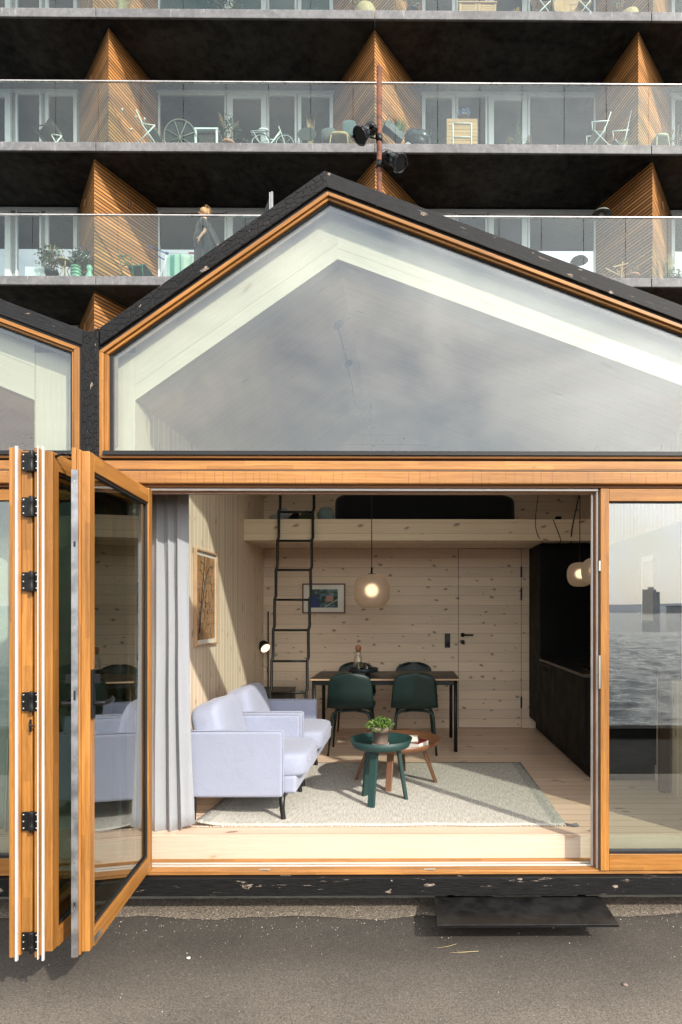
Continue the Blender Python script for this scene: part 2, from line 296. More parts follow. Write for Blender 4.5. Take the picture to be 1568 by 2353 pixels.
def gravelm():
    t = Mt('gravel', (0.3, 0.25, 0.2), 0.9); o, q = t.obj(); vo = t.vor(o, 120); pk = t.n('ShaderNodeSeparateColor', {0: vo.outputs['Color']}).outputs
    c = t.mix(pk[0], (0.075, 0.062, 0.049), (0.20, 0.165, 0.128)); t.set(Base_Color=c); t.bump(vo.outputs['Distance'], 0.8, 0.006); return t.m
GRAV = gravelm()
def watermat():
    t = Mt('water', (0.010, 0.022, 0.034), 0.05); o, q = t.obj()
    a = t.noise(t.vec(t.ma('MULTIPLY', q[0], 2.0), t.ma('MULTIPLY', q[1], 4.0), 0), 1.0, 6, 0.6, 0.4)
    t.bump(a, 1.0, 0.10); t.put(t.b.inputs['IOR'], 1.33); return t.m
WATER = watermat()

# ------------------------------------------------------------------ mesh kit
class MB:
    def __init__(s): s.v = []; s.f = []; s.uv = []; s.sm = []
    def add(s, vs, fs, uvs, smooth=False, M=None):
        b = len(s.v)
        s.v += [tuple(M @ Vector(p)) if M else tuple(p) for p in vs]
        for f, u in zip(fs, uvs): s.f.append(tuple(b + i for i in f)); s.uv.append(u); s.sm.append(smooth)
        return s
    def box(s, x0, x1, y0, y1, z0, z1, M=None, grain=None, off=True):
        lo = (min(x0, x1), min(y0, y1), min(z0, z1)); hi = (max(x0, x1), max(y0, y1), max(z0, z1))
        d = [hi[i] - lo[i] for i in range(3)]; g = grain if grain is not None else d.index(max(d))
        vs = [(a, b, c) for a in (lo[0], hi[0]) for b in (lo[1], hi[1]) for c in (lo[2], hi[2])]
        fs = [((0, 1, 3, 2), 0), ((4, 6, 7, 5), 0), ((0, 4, 5, 1), 1), ((2, 3, 7, 6), 1), ((0, 2, 6, 4), 2), ((1, 5, 7, 3), 2)]
        ru, rv = (random.uniform(0, 40), random.uniform(0, 40)) if off else (0, 0)
        uvs = []
        for f, n in fs:
            ax = [a for a in range(3) if a != n]
            if g in ax: ua = g; va = [a for a in ax if a != g][0]
            else: ua, va = ax
            uvs.append([(vs[i][ua] + ru, vs[i][va] + rv) for i in f])
        return s.add(vs, [f for f, _ in fs], uvs, False, M)
    def prism(s, poly, y0, y1, ang=0.0, off=True):
        """polygon in the XZ plane, extruded along Y"""
        n = len(poly); ru, rv = (random.uniform(0, 40), random.uniform(0, 40)) if off else (0, 0)
        ar = sum(poly[i][0] * poly[(i + 1) % n][1] - poly[(i + 1) % n][0] * poly[i][1] for i in range(n))
        if ar < 0: poly = poly[::-1]
        vs = [(x, y0, z) for x, z in poly] + [(x, y1, z) for x, z in poly]
        ca, sa = math.cos(ang), math.sin(ang); cu = [(x * ca + z * sa + ru, -x * sa + z * ca + rv) for x, z in poly]
        fs = [tuple(range(n)), tuple(range(2 * n - 1, n - 1, -1))]; uvs = [cu[:], cu[::-1]]
        acc = 0
        for i in range(n):
            j = (i + 1) % n; L = math.dist(poly[i], poly[j]); fs.append((i, i + n, j + n, j))
            uvs.append([(acc + ru, y0 + rv), (acc + ru, y1 + rv), (acc + L + ru, y1 + rv), (acc + L + ru, y0 + rv)]); acc += L
        return s.add(vs, fs, uvs)
    def tube(s, pts, r, n=8, cap=True, M=None, flat=1.0, smooth=True):
        pts = [Vector(p) for p in pts]; rs = r if isinstance(r, (list, tuple)) else [r] * len(pts)
        vs = []; acc = 0; us = []
        t0 = (pts[1] - pts[0]).normalized(); a = Vector((0, 0, 1)) if abs(t0.z) < 0.9 else Vector((1, 0, 0)); nx = t0.cross(a).normalized()
        for i, p in enumerate(pts):
            t = ((pts[min(i + 1, len(pts) - 1)] - p).normalized() + (p - pts[max(i - 1, 0)]).normalized()).normalized() if 0 < i < len(pts) - 1 else ((pts[1] - pts[0]) if i == 0 else (pts[-1] - pts[-2])).normalized()
            nx = (nx - t * nx.dot(t)).normalized(); ny = t.cross(nx)
            for k in range(n):
                c = 2 * math.pi * k / n + math.pi / n; vs.append(p + nx * math.cos(c) * rs[i] + ny * math.sin(c) * rs[i] * flat)
            if i: acc += (p - pts[i - 1]).length
            us.append(acc)
        fs = []; uvs = []
        for i in range(len(pts) - 1):
            for k in range(n):
                k2 = (k + 1) % n; fs.append((i * n + k, i * n + k2, (i + 1) * n + k2, (i + 1) * n + k)); d = 2 * math.pi * rs[i] / n
                uvs.append([(us[i], k * d), (us[i], (k + 1) * d), (us[i + 1], (k + 1) * d), (us[i + 1], k * d)])
        s.add(vs, fs, uvs, smooth, M)
        if cap:
            b = len(s.v) - len(vs); m = len(pts) - 1
            s.f.append(tuple(b + k for k in range(n - 1, -1, -1))); s.uv.append([(0, 0)] * n); s.sm.append(False)
            s.f.append(tuple(b + m * n + k for k in range(n))); s.uv.append([(0, 0)] * n); s.sm.append(False)
        return s
    def lathe(s, prof, c=(0, 0, 0), n=32, M=None, smooth=True, cap=True):
        vs = [(c[0] + r * math.cos(2 * math.pi * k / n), c[1] + r * math.sin(2 * math.pi * k / n), c[2] + z) for r, z in prof for k in range(n)]
        fs = []; uvs = []
        for i in range(len(prof) - 1):
            for k in range(n):
                k2 = (k + 1) % n; fs.append((i * n + k, i * n + k2, (i + 1) * n + k2, (i + 1) * n + k))
                q = 2 * math.pi * max(prof[i][0], 0.02) / n; uvs.append([(k * q, i * 0.03), ((k + 1) * q, i * 0.03), ((k + 1) * q, (i + 1) * 0.03), (k * q, (i + 1) * 0.03)])
        if cap:
            fs.append(tuple(range(n - 1, -1, -1))); uvs.append([vs[k][:2] for k in range(n - 1, -1, -1)])
            m = (len(prof) - 1) * n; fs.append(tuple(m + k for k in range(n))); uvs.append([vs[m + k][:2] for k in range(n)])
        return s.add(vs, fs, uvs, smooth, M)
    def blob(s, c, r, e=1.0, n=12, M=None, nz=0.0, seed=0):
        """superellipsoid; e below 1 gives a padded box"""
        vs = []; fs = []; uvs = []
        def sp(x, p): return math.copysign(abs(x) ** p, x)
        for i in range(n + 1):
            a = -math.pi / 2 + math.pi * i / n
            for k in range(2 * n):
                b = 2 * math.pi * k / (2 * n)
                d = Vector((sp(math.cos(a), e) * sp(math.cos(b), e) * r[0], sp(math.cos(a), e) * sp(math.sin(b), e) * r[1], sp(math.sin(a), e) * r[2]))
                if nz: d *= 1 + nz * mnoise.noise(d * (1.6 / max(r)) + Vector((seed * 3.1, seed, 0)))
                vs.append(Vector(c) + d)
        for i in range(n):
            for k in range(2 * n):
                k2 = (k + 1) % (2 * n); q = 2 * n
                fs.append((i * q + k, i * q + k2, (i + 1) * q + k2, (i + 1) * q + k)); uvs.append([(k / q, i / n), ((k + 1) / q, i / n), ((k + 1) / q, (i + 1) / n), (k / q, (i + 1) / n)])
        return s.add(vs, fs, uvs, True, M)
    def grid(s, fn, nu, nv, smooth=True, M=None):
        vs = [fn(i / nu, j / nv) for i in range(nu + 1) for j in range(nv + 1)]; fs = []; uvs = []
        for i in range(nu):
            for j in range(nv):
                a = i * (nv + 1) + j; fs.append((a, a + nv + 1, a + nv + 2, a + 1)); uvs.append([(i / nu, j / nv), ((i + 1) / nu, j / nv), ((i + 1) / nu, (j + 1) / nv), (i / nu, (j + 1) / nv)])
        return s.add(vs, fs, uvs, smooth, M)
    def leaves(s, c, r, n, size, shape=None, droop=0.0, aspect=0.45):
        for _ in range(n):
            while True:
                d = Vector((random.uniform(-1, 1), random.uniform(-1, 1), random.uniform(-1, 1)))
                if 0.15 < d.length < 1: break
            d *= 0.75 + 0.35 * mnoise.noise(d * 2.3 + Vector(c))
            p = Vector(c) + Vector((d.x * r[0], d.y * r[1], d.z * r[2])); k = size * random.uniform(0.6, 1.3)
            t = Vector((random.uniform(-1, 1), random.uniform(-1, 1), random.uniform(-0.6, 1) - droop)).normalized(); w = t.cross(Vector((random.uniform(-1, 1), random.uniform(-1, 1), random.uniform(-1, 1)))).normalized() * k * aspect
            m = p + t * k * 0.5; up = t.cross(w).normalized() * k * 0.12
            b = len(s.v); s.v += [tuple(p), tuple(m + w * 0.5 + up), tuple(p + t * k), tuple(m - w * 0.5 + up)]
            s.f.append((b, b + 1, b + 2, b + 3)); s.uv.append([(0, 0), (1, 0), (1, 1), (0, 1)]); s.sm.append(False)
        return s
    def blades(s, c, rad, n, h, w=0.006, lean=0.5):
        for _ in range(n):
            a = random.uniform(0, 6.28); q = rad * random.random() ** 0.5; p = Vector(c) + Vector((math.cos(a) * q, math.sin(a) * q, 0))
            hh = h * random.uniform(0.55, 1.1); l = lean * random.uniform(0.1, 1); a += random.uniform(-0.5, 0.5); o = Vector((math.cos(a), math.sin(a), 0)); sd = Vector((-o.y, o.x, 0)) * w
            m = p + Vector((0, 0, hh * 0.6)) + o * hh * l * 0.35; e = p + Vector((0, 0, hh)) + o * hh * l
            b = len(s.v); s.v += [tuple(p - sd), tuple(p + sd), tuple(m + sd), tuple(m - sd), tuple(e)]
            s.f += [(b, b + 1, b + 2, b + 3), (b + 3, b + 2, b + 4)]; s.uv += [[(0, 0)] * 4, [(0, 0)] * 3]; s.sm += [False, False]
        return s
    def mesh(s, name, mat):
        me = bpy.data.meshes.new(name); me.from_pydata(s.v, [], s.f)
        ul = me.uv_layers.new(name='UVMap'); i = 0
        for p, u in zip(me.polygons, s.uv):
            for k in range(len(p.vertices)): ul.data[i].uv = u[k]; i += 1
        me.polygons.foreach_set('use_smooth', s.sm); me.materials.append(mat); me.update(); return me

def label(o, lab, cat, group=None, kind=None):
    if lab: o['label'] = lab
    if cat: o['category'] = cat
    if group: o['group'] = group
    if kind: o['kind'] = kind
def thing(name, lab, cat, loc=(0, 0, 0), rz=0.0, group=None):
    o = bpy.data.objects.new(name, None); COL.objects.link(o); o.location = loc; o.rotation_euler = (0, 0, rz); o.empty_display_size = 0.1
    label(o, lab, cat, group); return o
def part(mb, name, mat, parent, bevel=0.0, world=False, solid=0.0, sub=0, lab=None, seg=2):
    o = bpy.data.objects.new(name, mb.mesh(name, mat)); COL.objects.link(o); o.parent = parent
    if world: o.matrix_parent_inverse = Matrix.Translation(-Vector(parent.location))
    mods(o, bevel, solid, sub, seg)
    if lab: o['label'] = lab
    return o
def mods(o, bevel=0, solid=0, sub=0, seg=2):
    if solid: m = o.modifiers.new('solid', 'SOLIDIFY'); m.thickness = solid; m.offset = 0
    if bevel: m = o.modifiers.new('bevel', 'BEVEL'); m.width = bevel; m.segments = seg; m.limit_method = 'ANGLE'; m.angle_limit = R(40); m.harden_normals = False
    if sub: m = o.modifiers.new('sub', 'SUBSURF'); m.levels = sub; m.render_levels = sub
def single(mb, name, mat, lab=None, cat=None, group=None, kind=None, bevel=0.0, solid=0.0, sub=0, keep=False):
    if not keep:
        xs = [p[0] for p in mb.v]; ys = [p[1] for p in mb.v]; zs = [p[2] for p in mb.v]
        c = Vector(((min(xs) + max(xs)) / 2, (min(ys) + max(ys)) / 2, min(zs))); mb.v = [tuple(Vector(p) - c) for p in mb.v]
    o = bpy.data.objects.new(name, mb.mesh(name, mat)); COL.objects.link(o)
    if not keep: o.location = c
    label(o, lab, cat, group, kind); mods(o, bevel, solid, sub); return o
def dup(root, loc=None, rz=None, lab=None, group=None):
    r = root.copy(); COL.objects.link(r)
    if loc is not None: r.location = loc
    if rz is not None: r.rotation_euler = (0, 0, rz)
    if lab: r['label'] = lab
    if group: r['group'] = group
    for ch in list(root.children):
        c = ch.copy(); COL.objects.link(c); c.parent = r
        for g in list(ch.children): d = g.copy(); COL.objects.link(d); d.parent = c
    return r
def frame(o, d, up=(0, 0, 1)):
    """matrix whose local +X runs along d from o"""
    x = Vector(d).normalized(); y = Vector(up).cross(x).normalized(); z = x.cross(y)
    return Matrix(((x.x, y.x, z.x, o[0]), (x.y, y.y, z.y, o[1]), (x.z, y.z, z.z, o[2]), (0, 0, 0, 1)))

# ================================================================== SETTING
GZ = -0.43
g = MB(); g.add([(-70, -1.42, GZ), (70, -1.42, GZ), (70, 45, GZ), (-70, 45, GZ)], [(0, 1, 2, 3)], [[(0, 0)] * 4]); single(g, 'ground', ASPH, kind='structure', keep=True)
g = MB(); g.box(-70, 70, -1.42, 0.45, GZ - .1, GZ + .006); g.box(-70, 70, -1.75, -1.42, -3.2, GZ + 0.003); g.box(-70, 70, -1.74, -1.50, GZ + 0.003, GZ + 0.14); single(g, 'quay', conc('quay_stone', (0.012, 0.012, 0.012), (0.035, 0.033, 0.03), 3, 0, .95), kind='structure', keep=True)
g = MB()
def wave(a, b):
    x = -25 + 75 * a; y = -1.7 - 88 * b ** 1.7; k = min(1, 12 * b) * (1 - b) ** .3
    h = .16 * mnoise.noise(Vector((x * .45, y * .75, 0))) + .09 * mnoise.noise(Vector((x * 1.3, y * 2.1, 3))) + .035 * mnoise.noise(Vector((x * 3.1, y * 5.2, 7)))
    return (x, y, -1.9 + h * (.3 + .7 * k))
g.grid(wave, 420, 420); g.add([(-4000, -4200, -1.98), (4000, -4200, -1.98), (4000, -1.7, -1.98), (-4000, -1.7, -1.98)], [(0, 1, 2, 3)], [[(0, 0)] * 4]); single(g, 'water', WATER, kind='structure', keep=True)
HILL = plain('haze_blue_grey', (0.30, 0.33, 0.38), 0.9, nscale=0.01)  # haze of distance is mixed into this pale base colour
g = MB()
def hill(x0, x1, y, h, sd):
    n = 60; vs = []; fs = []
    for i in range(n + 1):
        x = x0 + (x1 - x0) * i / n; hh = h * (0.6 + 0.5 * mnoise.noise(Vector((i * 0.17, sd, 0)))) * min(1, 6 * i / n, 6 * (n - i) / n) + 3
        vs += [(x, y, -2), (x, y - 60, hh - 2), (x, y - 300, -2)]
    for i in range(n):
        a = 3 * i; fs += [(a, a + 3, a + 4, a + 1), (a + 1, a + 4, a + 5, a + 2)]
    g.add(vs, fs, [[(0, 0)] * 4] * len(fs), True)
hill(-2500, 4000, -2600, 80, 1.3); hill(-3500, 3500, -1900, 30, 4.1); single(g, 'hills', HILL, kind='structure', keep=True)
tw = thing('grain_silo', 'tall grey silo tower across the water, mirrored in the right-hand pane', 'silo', (600, -1500, -2))
SILO = plain('hazed_concrete', (0.6, 0.6, 0.6), 0.8, nscale=0.05)  # base colour lightened in place of haze over the water
g = MB(); g.box(585, 612, -1520, -1500, -2, 56); part(g, 'tower', SILO, tw, world=True)
g = MB(); g.box(612.1, 622, -1522, -1502, -2, 50); part(g, 'side_block', SILO, tw, world=True)
g = MB(); g.box(597, 608, -1516, -1506, 56.02, 62); part(g, 'lift_housing', SILO, tw, world=True)
wh = thing('warehouse', 'long low grey warehouse beside the silo across the water', 'warehouse', (680, -1500, -2))
g = MB(); g.box(650, 730, -1530, -1500, -2, 14); part(g, 'wall', SILO, wh, world=True)
g = MB(); g.box(648, 732, -1532, -1498, 14.02, 15.5); part(g, 'roof', HILL, wh, world=True)
# gravel strip along the house and loose stones
g = MB()
def gs(a, b):
    x = -7 + 13 * a; y = 3.69 + 0.19 * b
    if b < 0.01: y = 3.68 + 0.06 * mnoise.noise(Vector((x * 2.1, 0, 0))) + 0.03 * mnoise.noise(Vector((x * 9, 1, 0)))
    return (x, y, GZ + 0.004 + 0.030 * b ** 0.7 + 0.006 * b * mnoise.noise(Vector((x * 14, y * 14, 0))))
g.grid(gs, 500, 10); single(g, 'gravel', GRAV, kind='stuff', keep=True)
g = MB()
for i in range(2600):
    x = random.uniform(-3.5, 3.2); t_ = random.random()
    y = 3.84 - abs(random.gauss(0, 0.15)) if t_ < 0.86 else random.uniform(1.9, 3.6)
    if y > 3.84 or y < 1.8: continue
    r = random.choice([0.0015, 0.002, 0.0025, 0.003, 0.004]) * random.uniform(0.7, 1.2) * (1.7 if random.random() < 0.02 else 1)
    b = len(g.v); zz = GZ + 0.030 * max(0, (y - 3.63) / 0.24) + r * 0.3
    q = [(1, 0, 0), (0, 1, 0), (-1, 0, 0), (0, -1, 0), (0, 0, 0.7), (0, 0, -0.6)]
    g.v += [(x + a * r * random.uniform(.7, 1.3), y + c * r * random.uniform(.7, 1.3), zz + d * r) for a, c, d in q]
    for f in ((0, 1, 4), (1, 2, 4), (2, 3, 4), (3, 0, 4), (1, 0, 5), (2, 1, 5), (3, 2, 5), (0, 3, 5)): g.f.append(tuple(b + k for k in f)); g.uv.append([(0, 0)] * 3); g.sm.append(False)
def stonem():
    t = Mt('stone_chips', (0.4, 0.36, 0.3), 0.8); o, _ = t.obj(); t.set(Base_Color=t.mix(t.ss(t.noise(o, 60, 2), 0.35, 0.65), (0.10, 0.085, 0.07), (0.62, 0.54, 0.44))); return t.m
single(g, 'loose_stones', stonem(), kind='stuff', keep=True)

# ================================================================== APARTMENT BUILDING
YE, YW, YA = 12.9, 14.66, 13.12
ap = thing('apartment_building', 'apartment block behind with concrete balconies, glass railings and larch-clad fins', 'building', (-1.5, YW, GZ))
ST = [Z(16, YE, 0) + 0, Z(324, YE, 0), Z(632.5, YE, 0)]; DZ = (ST[0] - ST[2]) / 2; ST = [ST[0] - DZ * k for k in range(-1, 6)]   # slab tops from above
TH_S = 0.19; XA, XB = -14.0, 12.0
WALLM = plain('building_wall', (0.42, 0.43, 0.42), 0.7)
g = MB(); g.box(XA, XB, YW + 0.05, YW + 0.4, GZ, ST[0] + 3); part(g, 'wall', WALLM, ap, world=True)
joints = [X(219.5, YE) - 5.92, X(219.5, YE), X(861, YE), X(1498, YE), X(1498, YE) + 5.9]
WIN = plain('window_frame_white', (0.86, 0.88, 0.87), 0.4, var=0.03)
def winglass(name, tint, curtain=None, k0=.42):
    t = Mt(name, tint, 0.5, spec=0.0); o, q = t.obj()
    n_ = t.noise(t.vec(t.ma('MULTIPLY', q[0], 5 if not curtain else 26), 0.0, t.ma('MULTIPLY', q[2], 0.3)), 1.0, 3)
    t.set(Base_Color=t.mix(t.ss(n_, 0.35, 0.65), tint, tuple(x * 1.6 for x in tint)))
    fr = t.n('ShaderNodeFresnel', {'IOR': 1.5}).outputs[0]; gl = t.n('ShaderNodeBsdfGlossy', {'Color': (.95, .97, 1, 1), 'Roughness': 0.01})
    mx = t.n('ShaderNodeMixShader'); t.put(mx.inputs[0], t.ma('ADD', fr, k0, clamp=True)); t.nt.links.new(t.b.outputs[0], mx.inputs[1]); t.nt.links.new(gl.outputs[0], mx.inputs[2]); t.nt.links.new(mx.outputs[0], t.out.inputs[0])
    return t.m
WG = [winglass('dark_window', (0.012, 0.018, 0.018)), winglass('teal_window', (0.03, 0.055, 0.05), True), winglass('curtained_window', (0.07, 0.16, 0.13), True)]
edges = sorted([XA] + joints + [XB])
for k, zt in enumerate(ST):
    for i in range(len(edges) - 1):
        if edges[i + 1] - edges[i] < 0.05: continue
        g = MB(); g.box(edges[i] + 0.006, edges[i + 1] - 0.006, YE, YW + 0.05, zt - TH_S, zt)
        sl_ = part(g, 'balcony_slab', CONC, ap, bevel=0.012, world=True)
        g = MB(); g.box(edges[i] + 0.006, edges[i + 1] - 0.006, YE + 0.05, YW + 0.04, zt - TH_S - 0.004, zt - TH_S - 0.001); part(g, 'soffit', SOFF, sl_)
panes = [(-60, 25, 'd'), (37, 96, 'p'), (105, 178, 's')], [(364, 521, 'p'), (523, 613, 'd'), (615, 682, 'p'), (685, 766, 's')], [(970, 1047, 's'), (1049, 1120, 'p'), (1123, 1212, 'd'), (1214, 1369, 'p')], [(1543, 1600, 's'), (1602, 1690, 'd'), (1692, 1800, 'p')]
fins = {0: (213.6, 906, 1501), 1: (249.6, 861.2, 1467.5), 2: (216.6, 862.6, 1500), 3: (216.6, 861, 1480), 4: (249, 861, 1467), 5: (216, 861, 1500)}
bases = ((179.6, 363.5), (765, 969.7), (1368.5, 1542))
for k in range(0, 6):
    zt = ST[k + 1]; ztop = ST[k] - TH_S
    for (bl, br_), fa in zip(bases, fins[k]):
        xa = X(fa, YA); xl = X(bl, YW); xr = X(br_, YW); f_ = MB()
        for (x0, x1) in ((xl, xa), (xr, xa)):
            L = math.hypot(x1 - x0, YW + 0.05 - YA); y0, y1 = YW + 0.05, YA
            q = [(x0, y0, zt), (x1, y1, zt), (x1, y1, ztop), (x0, y0, ztop)]; f_.add(q, [(0, 1, 2, 3)], [[(L, zt), (0, zt), (0, ztop), (L, ztop)]])
        part(f_, 'balcony_fin', LARCH, ap, world=True)
        for (x0, s_) in ((xl, -1), (xr, 1)):
            c = Vector((xa + (x0 - xa) * 0.52, YA + (YW - YA) * 0.52, ztop - 0.42)); d = Vector((x0 - xa, YW - YA, 0)).normalized(); nn = Vector((d.y * s_, -d.x * s_, 0))
            fin = ap.children[-1] if False else None
            g = MB(); ring = []
            for j in range(17):
                a = j * math.pi / 8; ring.append(c + nn * 0.012 + d * math.cos(a) * 0.085 + Vector((0, 0, math.sin(a) * 0.085)))
            g.tube(ring, 0.008, 5); g.tube([c + nn * .012 - Vector((0, 0, .08)), c + nn * .012 + Vector((0, 0, .08))], 0.007, 5); g.tube([c + nn * .012 - d * .08, c + nn * .012 + d * .08], 0.007, 5)
            if k < 4: part(g, 'vent_grille', TEAK, ap, world=True)
    for bi, bay in enumerate(panes):
        for (a, b, ty) in bay:
            x0, x1 = X(a, YW), X(b, YW); z0, z1 = zt + 0.06, ztop - 0.11
            fw = {'d': 0.13, 'p': 0.045, 's': 0.085}[ty]
            g = MB(); g.box(x0, x0 + fw, YW - 0.03, YW + 0.04, z0, z1); g.box(x1 - fw, x1, YW - 0.03, YW + 0.04, z0, z1)
            tb = fw if ty != 'p' else 0.05
            g.box(x0 + fw, x1 - fw, YW - 0.03, YW + 0.04, z1 - tb, z1); g.box(x0 + fw, x1 - fw, YW - 0.03, YW + 0.04, z0, z0 + tb)
            wf = part(g, 'window', WIN, ap, bevel=0.006, world=True)
            g = MB(); g.box(x0 + fw, x1 - fw, YW + 0.0, YW + 0.02, z0 + tb, z1 - tb)
            part(g, 'pane', WG[2 if (k == 0 and bi == 1) else (1 if (k + bi) % 3 == 0 and ty != 'p' else 0)], wf)
        xx0, xx1 = X(bay[0][0], YW) , X(bay[-1][1], YW)
        g = MB(); g.box(xx0 - 0.03, xx1 + 0.03, YW - 0.035, YW + 0.03, ztop - 0.11 + 0.002, ztop - 0.05); part(g, 'window_head', WIN, ap, world=True)
    if k < 4:
        g = MB(); g.box(XA, XB, YE + 0.005, YE + 0.05, zt + 1.285, zt + 1.31); hr = part(g, 'railing', ALU if False else plain('handrail_metal', (0.62, 0.58, 0.56), 0.3, 0.7) if k == 0 else bpy.data.materials['handrail_metal'], ap, bevel=0.004, world=True)
        x = X(28.5 if k in (0, 1) else (73.5 if k == 2 else 40), YE) - 6 * 0.897
        while x < XB - 1:
            if x > XA:
                g = MB(); g.box(x + 0.006, x + 0.891, YE + 0.018, YE + 0.032, zt + 0.004, zt + 1.284); part(g, 'glass_panel', GLB, hr)
            x += 0.897

# ---- objects on the balconies
L0, L1, L2 = ST[1], ST[2], ST[3]
def YB_(u, v, Y=13.25): return P(u, v, Y)
def pot(th, c, r, h, mat, name='pot'):
    g = MB(); g.lathe([(r * 0.72, 0), (r * 0.95, h * 0.8), (r * 0.97, h * 0.8), (r * 1.06, h * 0.82), (r * 1.06, h), (r * 0.95, h), (r * 0.9, h * 0.86)], c, 20); return part(g, name, mat, th, world=True)
def shrub(u0, u1, vt, base, lab, mat=LEAF, pm=TERR2, Y=13.3, n=420, size=0.07, name='potted_shrub', ph=0.3, cat='plant', group=None):
    xc = X((u0 + u1) / 2, Y); w = (X(u1, Y) - X(u0, Y)) / 2; top = P((u0 + u1) / 2, vt, Y).z
    t = thing(name, lab, cat, (xc, Y, base + 0.002), group=group); pot(t, (xc, Y, base + 0.002), 0.13, ph, pm)
    zb = base + ph; g = MB(); g.leaves((xc, Y, (zb + top) / 2), (w, 0.28, (top - zb) / 2 * 1.1), n, size); part(g, 'foliage', mat, t, world=True)
    g = MB()
    for i in range(7): a = random.uniform(0, 6.28); g.tube([(xc, Y, base + ph * 0.8), (xc + math.cos(a) * w * .3, Y + math.sin(a) * .1, (zb + top) / 2), (xc + math.cos(a) * w * .7, Y + math.sin(a) * .18, top - 0.1)], [0.008, 0.006, 0.003], 5)
    part(g, 'stem', TEAK, t, world=True); return t
def tuft(u0, u1, vt, base, lab, mat=STRAW, Y=13.2, n=120, name='dry_grass', ph=0.2, pm=None):
    xc = X((u0 + u1) / 2, Y); w = (X(u1, Y) - X(u0, Y)) / 2; top = P((u0 + u1) / 2, vt, Y).z
    t = thing(name, lab, 'plant', (xc, Y, base + 0.002)); pot(t, (xc, Y, base + 0.002), 0.10, ph, pm or BLKM)
    g = MB(); g.blades((xc, Y, base + ph * 0.8), 0.06, n, top - base - ph * .8, 0.005, w / max(0.15, top - base - ph)); part(g, 'blades', mat, t, world=True); return t
CANV = fabric('dark_canvas', (0.03, 0.035, 0.03), 200); CANVL = fabric('pale_canvas', (0.35, 0.35, 0.28), 200); DGRN = plain('green_metal', (0.02, 0.14, 0.08), 0.4); CUSH = fabric('teal_cushion', (0.12, 0.16, 0.16), 200)
# level 1
def canvas_chair(u, base, lab, cm, fm, Y=13.25, s=1, w=0.5, h=0.62, name='canvas_chair'):
    x = X(u, Y); t = thing(name, lab, 'chair', (x, Y, base + 0.001), 0, None)
    g = MB()
    for dy in (-0.22, 0.22):
        g.tube([(x - s * w * .45, Y + dy, base + 0.01), (x + s * w * .1, Y + dy, base + 0.4), (x + s * w * .4, Y + dy, base + h)], 0.012, 6); g.tube([(x + s * w * .4, Y + dy, base + 0.01), (x - s * w * .4, Y + dy, base + 0.42)], 0.012, 6)
        g.tube([(x - s * w * .4, Y + dy, base + 0.42), (x + s * w * .25, Y + dy, base + 0.46)], 0.012, 6)
    part(g, 'frame', fm, t, world=True)
    g = MB(); g.grid(lambda a, b: (x + s * w * (-.38 + .78 * a), Y - 0.21 + 0.42 * b, base + 0.40 - 0.10 * math.sin(a * 3.1) + (h - 0.40) * a ** 1.6), 10, 4); part(g, 'sling', cm, t, world=True, solid=0.006); return t
canvas_chair(108, L1, 'dark canvas sling chair low behind the upper left railing', CANV, BLKM)
canvas_chair(138, L1, 'pale canvas chair right behind the dark sling chair, upper left balcony', CANVL, WHITE, 13.5, -1, 0.42)
canvas_chair(345, L1, 'white tube garden armchair beside the upper left larch fin', CANVL, WHITE, 13.2, -1, 0.5, 0.75, 'garden_armchair')
for i, (u, v) in enumerate(((281, 257.6), (313, 273.6), (332.7, 279), (302, 302.7))):
    p = P(u, v, 13.35)
    if i == 0:
        B0 = p.copy(); bt = thing('hanging_bulb', 'highest of four clear glass bulbs hanging before the upper left larch fin', 'lantern', p, 0, 'glass bulbs hanging on wires')
        g = MB(); g.lathe([(0.001, -0.07), (0.03, -0.055), (0.042, -0.02), (0.03, 0.02), (0.015, 0.04)], (0, 0, 0), 14); part(g, 'bulb', GLC, bt); g = MB(); g.lathe([(0.018, 0.038), (0.018, 0.075)], (0, 0, 0), 10); part(g, 'cap', WHITE, bt)
        g = MB(); g.tube([(0, 0, 0.075), (0, 0.06, 0.13)], 0.0015, 4); part(g, 'wire', WHITE, bt)
    else: dup(bt, p - Vector((0, 0, 0)), None, ['', 'second of four clear glass bulbs from the left tip, mid height, before the larch fin', 'rightmost of the four clear glass bulbs before the larch fin', 'lowest of the four clear glass bulbs before the larch fin'][i])
# wheel table
xw = X(413, 13.2); t = thing('tipped_table', 'round dark garden table tipped on its edge, pale spoked frame showing', 'table', (xw, 13.2, L1)); Mw = Matrix.Translation((xw, 13.25, L1 + 0.36)) @ Matrix.Rotation(R(100), 4, 'X')
g = MB(); g.lathe([(0.001, -0.015), (0.36, -0.015), (0.37, 0), (0.36, 0.015), (0.001, 0.015)], (0, 0, 0), 36, Mw, False, False); part(g, 'tabletop', CANV, t, world=True)
g = MB(); ring = [(0.345 * math.cos(a * math.pi / 16), 0.345 * math.sin(a * math.pi / 16), 0.03) for a in range(33)]; g.tube(ring, 0.014, 6, M=Mw)
for a in range(4): c_, s_ = math.cos(a * math.pi / 4 + .3) * .33, math.sin(a * math.pi / 4 + .3) * .33; g.tube([(-c_, -s_, 0.03), (c_, s_, 0.03)], 0.009, 6, M=Mw)
part(g, 'spoke_frame', plain('cream_metal', (0.22, 0.21, 0.17), 0.4), t, world=True)
